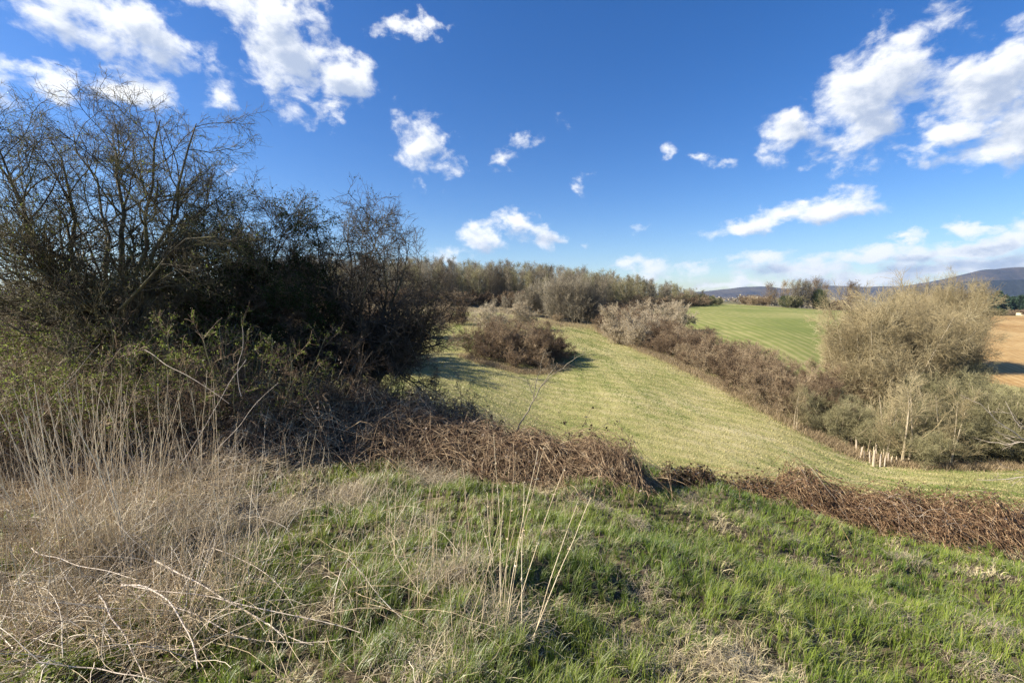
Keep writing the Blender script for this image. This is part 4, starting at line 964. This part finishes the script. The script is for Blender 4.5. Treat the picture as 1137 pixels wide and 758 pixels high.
# pale canes lying in the left foreground
for pts, r0, lab in [
    ([(135, 650, 2.55), (160, 648, 2.5), (190, 668, 2.4), (208, 700, 2.25), (222, 742, 2.1)], .0055, 'pale thick dead cane bending down to the ground at the bottom left'),
    ([(172, 622, 2.9), (205, 638, 2.75), (255, 668, 2.55), (300, 694, 2.4), (345, 722, 2.25)], .0055, 'pale dead cane arching right, uppermost of the fan at the bottom left'),
    ([(135, 648, 2.6), (180, 655, 2.55), (250, 668, 2.5), (310, 680, 2.4), (400, 702, 2.3)], .0038, 'long thin pale cane running nearly level to the right at the bottom left'),
    ([(180, 668, 2.5), (230, 688, 2.4), (280, 712, 2.3), (330, 716, 2.25), (380, 712, 2.25)], .0035, 'thin pale cane lying lowest across the fan at the bottom left'),
    ([(235, 608, 3.1), (265, 618, 3.0), (290, 632, 2.85), (320, 665, 2.6), (335, 700, 2.4)], .0032, 'thin grey cane curving down right of the pale fan'),
    ([(35, 608, 3.0), (70, 625, 2.8), (115, 630, 2.7), (150, 642, 2.6)], .0032, 'thin pale cane lying left of the pale fan'),
    ([(0, 722, 2.1), (55, 698, 2.2), (110, 660, 2.4), (170, 630, 2.7)], .0036, 'dark thin cane slanting up to the right in the bottom left corner'),
    ([(40, 735, 2.05), (95, 738, 2.1), (140, 748, 2.05), (190, 760, 2.0)], .0035, 'pale cane lying flat at the very bottom left'),
    ([(110, 660, 2.5), (135, 700, 2.35), (155, 735, 2.2), (168, 770, 2.05)], .0045, 'thick straw cane leaning down to the bottom edge at the left'),
    ([(240, 500, 4.2), (262, 478, 4.3), (290, 440, 4.4), (310, 425, 4.5)], .0035, 'pale leaning cane crossing in front of the bramble bank'),
    ([(198, 520, 4.0), (225, 478, 4.1), (262, 415, 4.3), (275, 400, 4.4)], .0045, 'longest pale cane leaning right in front of the left shrubs'),
    ([(0, 480, 4.8), (30, 465, 4.9), (60, 440, 5.1), (110, 382, 5.3)], .0035, 'pale cane slanting across the leafy shrub at far left'),
    ([(160, 388, 5.4), (190, 408, 5.2), (225, 425, 5.1), (255, 448, 5.0)], .004, 'pale cane slanting down to the right across the left shrubs'),
    ([(268, 440, 5.4), (262, 410, 5.4), (272, 385, 5.4), (268, 362, 5.4)], .005, 'pale crooked upright twig in front of the evergreen bush'),
    ([(850, 590, 5.2), (875, 597, 5.1), (905, 610, 4.9), (930, 618, 4.8)], .004, 'pale stem lying on the grass in front of the red brown heap'),
    ([(715, 520, 6.4), (735, 545, 6.3), (760, 560, 6.1)], .003, 'thin bare stem at the right tip of the bramble spur')]:
    if pts[0][2] < 3.5: pts = [(a_, b_, d_ * .93) for a_, b_, d_ in pts]
    c, o = curve_obj('dead_cane', px(pts), r0 * 1.0, r0 * .5, M['cane'] if lab.startswith('dark') else M['bleached'], 14, .009, 7); tag(o, lab, 'dead cane', 'pale dead canes in the foreground')
for o in list(COL.objects):
    if o.name.startswith('dead_cane') and 'group' in o: del o['group']

# ---------- leaning bare sapling, bramble spray, twigs at the right edge
def twiggy(name, label, cat, specs, n1, n2, mat, r1=.003, lm=.2, ratio=.35, wan=.12, leaf=None):
    rt_ = empty(name); tag(rt_, label, cat)
    tr = curve_trunks(specs, 10, .008)
    a1 = spawn(*tr, n1, .3, 1, ratio, (25, 60), 6, wan, .03, .55, .4, r1, lmin=lm); a2 = spawn(*a1, n2, .2, 1, .5, (25, 60), 4, wan, .02, .7, .5, r1 * .6, lmin=lm * .4)
    link('trunk', raw_mesh('trunk', *tubes(*tr, 7), 4, mat), rt_); link('crown', raw_mesh('crown', *cat_vq([tubes(*a1, 4), tubes(*a2, 3)]), 4, mat), rt_)
    if leaf: 
        p, d = sample_on(a1[0], leaf, .1); link('foliage', raw_mesh('foliage', *leaves(p, rng.uniform(.02, .05, leaf), None, .7), 4, M['darkleaf']), rt_)
twiggy('sapling', 'small leaning bare sapling standing on the bramble spur in front of the meadow', 'sapling',
       [(px([(574, 480, 7.2), (582, 462, 7.2), (592, 444, 7.2), (604, 424, 7.2), (616, 408, 7.2)]), .016, .005), (px([(592, 444, 7.2), (596, 420, 7.3), (600, 405, 7.3), (604, 392, 7.35)]), .008, .003), (px([(600, 430, 7.2), (615, 414, 7.1), (632, 402, 7.0), (648, 392, 7.0)]), .007, .003), (px([(594, 442, 7.2), (588, 428, 7.2), (584, 418, 7.2)]), .006, .002)],
       6, 4, M['twig_grey'], .0025, .12, .3)
twiggy('bramble_spray', 'thin arching bramble spray with few dark leaves right of the leaning sapling', 'bramble',
       [(px([(640, 505, 6.6), (645, 480, 6.6), (652, 460, 6.6), (660, 450, 6.6)]), .004, .002), (px([(645, 505, 6.6), (658, 480, 6.5), (676, 468, 6.4), (695, 478, 6.3), (700, 495, 6.2)]), .004, .002), (px([(640, 505, 6.6), (632, 485, 6.6), (628, 470, 6.6)]), .003, .002)],
       5, 2, M['twig_dark'], .0016, .08, .2, leaf=90)
twiggy('bare_branch', 'pale bare branches reaching into the view from the right edge', 'branch',
       [(px([(1175, 512, 6.0), (1150, 495, 6.0), (1125, 480, 6.0), (1105, 465, 6.0), (1088, 448, 6.0)]), .012, .003), (px([(1180, 500, 6.0), (1150, 485, 5.9), (1128, 470, 5.8), (1116, 445, 5.8)]), .009, .003), (px([(1185, 525, 6.1), (1150, 527, 6.1), (1120, 532, 6.1), (1085, 532, 6.1)]), .009, .003), (px([(1180, 505, 6.0), (1140, 490, 6.2), (1115, 494, 6.3), (1098, 490, 6.4)]), .008, .003)],
       5, 3, M['bleached'], .0025, .15, .3)
# leafy ground cover at bottom left
xs, ys = zip(scatter_px(9000, -20, 170, 560, 770), scatter_px(3500, 170, 330, 600, 770)); xs = np.concatenate(xs); ys = np.concatenate(ys)
k = fbm(xs * 3, ys * 3, 91, 3) > .47; xs, ys = xs[k], ys[k]; n_ = len(xs)
D_ = nrm(np.stack([rng.normal(size=n_), rng.normal(size=n_), rng.uniform(.1, .9, n_)], 1))
xs = xs + rng.normal(0, .015, n_); ys = ys + rng.normal(0, .03, n_)
tag(link('ground_cover', raw_mesh('ground_cover', *leaves(np.stack([xs, ys, zt(xs, ys) + rng.uniform(0, .07, n_)], 1), rng.uniform(.012, .028, n_), D_, .7), 4, M['youngleaf'])), 'yellow green mossy ground cover in the bottom left corner', 'ground cover', kind='stuff')
print('near done', time.time() - T0)

# ================================================================== HAZE
m, nt, out = new_mat('haze air')
v = nd(nt, 'ShaderNodeVolumePrincipled'); v.inputs['Color'].default_value = (.48, .68, 1, 1); v.inputs['Density'].default_value = 6e-5; v.inputs['Anisotropy'].default_value = .2
nt.links.new(v.outputs[0], out.inputs['Volume'])
hz = link('haze', raw_mesh('haze', *box(-7200, 7200, -7200, 7200, -75, 520), 4, m)); tag(hz, kind='stuff')
zmin = min(GZ.min(), 0); print('terrain z', GZ.min(), GZ.max())

# ================================================================== WORLD: Nishita sky with clouds by direction
w = bpy.data.worlds.new('World'); scene.world = w; w.use_nodes = True; nt = w.node_tree; nt.nodes.clear(); L = nt.links.new
out = nd(nt, 'ShaderNodeOutputWorld'); bg = nd(nt, 'ShaderNodeBackground'); L(bg.outputs[0], out.inputs[0])
sky = nd(nt, 'ShaderNodeTexSky', sky_type='NISHITA'); sky.sun_disc = False; sky.sun_elevation = SUN_EL; sky.sun_rotation = SUN_AZ
sky.air_density = 1.0; sky.dust_density = .4; sky.ozone_density = 3.6; sky.altitude = 200
tc = nd(nt, 'ShaderNodeTexCoord'); dirv = tc.outputs['Generated']
nv = nd(nt, 'ShaderNodeVectorMath', operation='NORMALIZE'); L(dirv, nv.inputs[0]); sx = nd(nt, 'ShaderNodeSeparateXYZ'); L(nv.outputs[0], sx.inputs[0])
def mth(op, a, b=None, c=None, clamp=False):
    n = nd(nt, 'ShaderNodeMath', operation=op); n.use_clamp = clamp
    for i, q in enumerate((a, b, c)):
        if q is None: continue
        if isinstance(q, (int, float)): n.inputs[i].default_value = q
        else: L(q, n.inputs[i])
    return n.outputs[0]
az = mth('ARCTAN2', sx.outputs[0], sx.outputs[1]); el = mth('ARCSINE', sx.outputs[2])
cv = nd(nt, 'ShaderNodeCombineXYZ'); L(az, cv.inputs[0]); L(el, cv.inputs[1]); ae = cv.outputs[0]
def noise(vec, scale, detail, rough, dist=0., color=False, squash=None):
    if squash:
        mp = nd(nt, 'ShaderNodeMapping'); mp.inputs['Scale'].default_value = squash; L(vec, mp.inputs[0]); vec = mp.outputs[0]
    n = nd(nt, 'ShaderNodeTexNoise'); n.inputs['Scale'].default_value = scale; n.inputs['Detail'].default_value = detail; n.inputs['Roughness'].default_value = rough; n.inputs['Distortion'].default_value = dist
    L(vec, n.inputs['Vector']); return n.outputs['Color' if color else 'Fac']
# ragged edges: warp the angles
wn = noise(ae, 9, 6, .62, 0, True, (1, 1.5, 1)); ws = nd(nt, 'ShaderNodeVectorMath', operation='SUBTRACT'); L(wn, ws.inputs[0]); ws.inputs[1].default_value = (.5, .5, .5)
wsc = nd(nt, 'ShaderNodeVectorMath', operation='MULTIPLY_ADD'); L(ws.outputs[0], wsc.inputs[0]); wsc.inputs[1].default_value = (.14, .10, 0); L(ae, wsc.inputs[2]); wae = wsc.outputs[0]
def azel(u, v):
    p = P(u, v, 1.) - np.array([0, 0, EYE]); p = p / np.linalg.norm(p); return np.array([math.atan2(p[0], p[1]), math.asin(p[2])])
CLOUDS = [  # u, v, half length, half width, angle deg (photo plane, + = rising to the right), strength
    (95, 15, 95, 38, -18, 1.0), (165, 42, 65, 30, -25, 1.0), (60, 88, 48, 16, -8, .85), (150, 105, 60, 17, -8, .9), (243, 105, 22, 16, 0, .7), (235, 72, 16, 16, 0, .35),
    (300, 12, 62, 26, -10, 1.0), (315, 62, 50, 38, -40, 1.1), (375, 85, 46, 24, -15, 1.1), (375, 125, 34, 9, 12, .6), (330, 108, 22, 26, 0, .6), (258, 182, 13, 5, 5, .55),
    (458, 34, 36, 11, 6, .75), (467, 158, 26, 28, -30, .85), (466, 196, 10, 8, 0, .5), (505, 185, 12, 14, -30, .3),
    (533, 265, 30, 16, 0, .85), (577, 248, 26, 13, -15, .9), (600, 264, 20, 9, -10, .7), (500, 284, 30, 7, 0, .45), (592, 155, 26, 8, 25, .5), (560, 182, 12, 9, 0, .35),
    (650, 200, 10, 7, -30, .42), (748, 168, 11, 7, 0, .5), (776, 180, 8, 6, 0, .45), (795, 186, 20, 5, 20, .35), (718, 254, 20, 4, 5, .35), (645, 272, 8, 3, 0, .2),
    (700, 293, 22, 8, 0, .75), (722, 298, 30, 8, -5, .7), (775, 296, 28, 6, 5, .7), (842, 286, 30, 8, 5, .75),
    (835, 245, 48, 11, 16, .85), (925, 226, 42, 16, 6, 1.0), (870, 236, 36, 9, 10, .7),
    (870, 152, 36, 24, 10, .9), (975, 95, 80, 38, 35, 1.25), (935, 170, 36, 20, 20, .7), (1040, 155, 50, 20, 15, 1.0), (955, 140, 45, 25, 20, .8),
    (1100, 95, 66, 40, 15, 1.3), (1110, 155, 62, 20, 20, 1.0), (1125, 50, 46, 24, 25, .9), (1160, 110, 60, 60, 0, 1.1),
    (1005, 260, 24, 6, 3, .8), (1062, 251, 28, 8, 0, .85), (972, 278, 52, 10, 6, .8), (1080, 272, 60, 12, 6, .95), (1120, 258, 34, 14, 10, .8),
    (900, 300, 95, 11, 4, .75), (1060, 298, 120, 17, 3, .95), (960, 311, 190, 13, 1, .85), (830, 317, 100, 7, 3, .75), (1180, 290, 120, 30, 0, .8),
    # outside the frame
    (-120, 60, 120, 50, -15, .9), (-60, 250, 70, 20, 0, .6), (1300, 60, 120, 60, 10, .9), (500, -140, 120, 40, 0, .7), (1000, -120, 120, 50, 20, .8), (150, -160, 160, 60, 0, .9),
]
def blob_field(vec):
    acc = None
    for qi, (u, v_, a, b, ang, s) in enumerate(CLOUDS):
        if qi % 12 == 11:      # chained so that the sky stays within the shader's working memory
            ch = nd(nt, 'ShaderNodeVectorMath', operation='MULTIPLY_ADD'); L(acc, ch.inputs[0]); ch.inputs[1].default_value = (1e-7, 1e-7, 0); L(vec, ch.inputs[2]); vec = ch.outputs[0]
        c0 = azel(u, v_); dx, dy = math.cos(R(ang)), -math.sin(R(ang))
        e1 = (azel(u + dx * a, v_ + dy * a) - azel(u - dx * a, v_ - dy * a)) / 2; e2 = (azel(u - dy * b, v_ + dx * b) - azel(u + dy * b, v_ - dx * b)) / 2
        mp = nd(nt, 'ShaderNodeMapping', vector_type='TEXTURE'); mp.inputs['Location'].default_value = (c0[0], c0[1], 0); mp.inputs['Rotation'].default_value = (0, 0, math.atan2(e1[1], e1[0]))
        mp.inputs['Scale'].default_value = (np.linalg.norm(e1) * 1.42, np.linalg.norm(e2) * 1.42, 1e3); L(vec, mp.inputs[0])
        ln = nd(nt, 'ShaderNodeVectorMath', operation='LENGTH'); L(mp.outputs[0], ln.inputs[0])
        k = mth('MULTIPLY_ADD', ln.outputs['Value'], -s, s)
        acc = k if acc is None else mth('MAXIMUM', acc, k)
    return mth('MAXIMUM', acc, -.6)
n1 = noise(ae, 17, 10, .60, .2, False, (1, 1.35, 1))
dens = mth('ADD', blob_field(wae), mth('MULTIPLY', mth('SUBTRACT', n1, .5), 2.1))
mr = nd(nt, 'ShaderNodeMapRange', interpolation_type='SMOOTHSTEP'); L(dens, mr.inputs[0]); mr.inputs[1].default_value = .06; mr.inputs[2].default_value = .74; alpha = mr.outputs[0]
# light reaches a point of a cloud from the sun side (left and up): how much cloud lies that way
dly = nd(nt, 'ShaderNodeVectorMath', operation='MULTIPLY_ADD'); L(dens, dly.inputs[0]); dly.inputs[1].default_value = (1e-7, 1e-7, 0); L(wae, dly.inputs[2])
off = nd(nt, 'ShaderNodeVectorMath', operation='ADD'); L(dly.outputs[0], off.inputs[0]); off.inputs[1].default_value = (-.022, .030, 0)
offn = nd(nt, 'ShaderNodeVectorMath', operation='ADD'); L(ae, offn.inputs[0]); offn.inputs[1].default_value = (-.012, .018, 0)
n2 = noise(offn.outputs[0], 17, 6, .55, .2, False, (1, 1.35, 1))
dens2 = mth('ADD', blob_field(off.outputs[0]), mth('MULTIPLY', mth('SUBTRACT', n2, .5), 2.6))
sh = nd(nt, 'ShaderNodeMapRange', interpolation_type='SMOOTHSTEP'); L(dens2, sh.inputs[0]); sh.inputs[1].default_value = .0; sh.inputs[2].default_value = 1.12; sh.inputs[3].default_value = 1; sh.inputs[4].default_value = .12
lit = sh.outputs[0]
cc = nd(nt, 'ShaderNodeMix', data_type='RGBA'); L(lit, cc.inputs[0]); CB = 7.6
cc.inputs[6].default_value = (.36 * CB, .44 * CB, .60 * CB, 1); cc.inputs[7].default_value = (1.0 * CB, 1.0 * CB, .99 * CB, 1)
hs = nd(nt, 'ShaderNodeHueSaturation'); L(sky.outputs[0], hs.inputs['Color']); hs.inputs['Saturation'].default_value = 1.34; hs.inputs['Hue'].default_value = .512; hs.inputs['Value'].default_value = 1.0
mix = nd(nt, 'ShaderNodeMix', data_type='RGBA'); L(mth('MULTIPLY', alpha, .95), mix.inputs[0]); L(hs.outputs[0], mix.inputs[6]); L(cc.outputs[2], mix.inputs[7])
L(mix.outputs[2], bg.inputs[0]); bg.inputs[1].default_value = .067
w.cycles.sampling_method = 'MANUAL'; w.cycles.sample_map_resolution = 512

# ================================================================== SUN + CAMERA
sd = bpy.data.lights.new('sun', 'SUN'); sd.energy = 5.0; sd.angle = R(.53); sd.color = (1, .91, .77)
so = bpy.data.objects.new('sun', sd); COL.objects.link(so)
from mathutils import Vector
dv = Vector((math.sin(SUN_AZ) * math.cos(SUN_EL), math.cos(SUN_AZ) * math.cos(SUN_EL), math.sin(SUN_EL)))
so.rotation_euler = dv.to_track_quat('Z', 'Y').to_euler(); so.location = (-20, 5, 30)
cd = bpy.data.cameras.new('camera'); cd.sensor_width = 36; cd.lens = F / 1137 * 36; cd.clip_start = .05; cd.clip_end = 30000
co = bpy.data.objects.new('camera', cd); COL.objects.link(co); co.location = (0, 0, EYE); co.rotation_euler = (R(90) - PITCH, 0, 0)
scene.camera = co
vs = scene.view_settings; vs.view_transform = 'Standard'; vs.look = 'None'; vs.gamma = 1; vs.exposure = 1.25; vs.use_curve_mapping = False
cy = scene.cycles; cy.max_bounces = 5; cy.diffuse_bounces = 2; cy.glossy_bounces = 1; cy.transmission_bounces = 3; cy.volume_bounces = 0; cy.transparent_max_bounces = 4
cy.caustics_reflective = False; cy.caustics_refractive = False; cy.use_denoising = True; cy.denoiser = 'OPENIMAGEDENOISE'; cy.denoising_input_passes = 'RGB_ALBEDO_NORMAL'; cy.denoising_prefilter = 'NONE'; cy.sample_clamp_indirect = 4
scene.render.threads_mode = 'AUTO'; scene.render.use_persistent_data = False
print('tris approx', sum(len(m.polygons) for m in bpy.data.meshes), 'objects', len(bpy.data.objects), time.time() - T0)
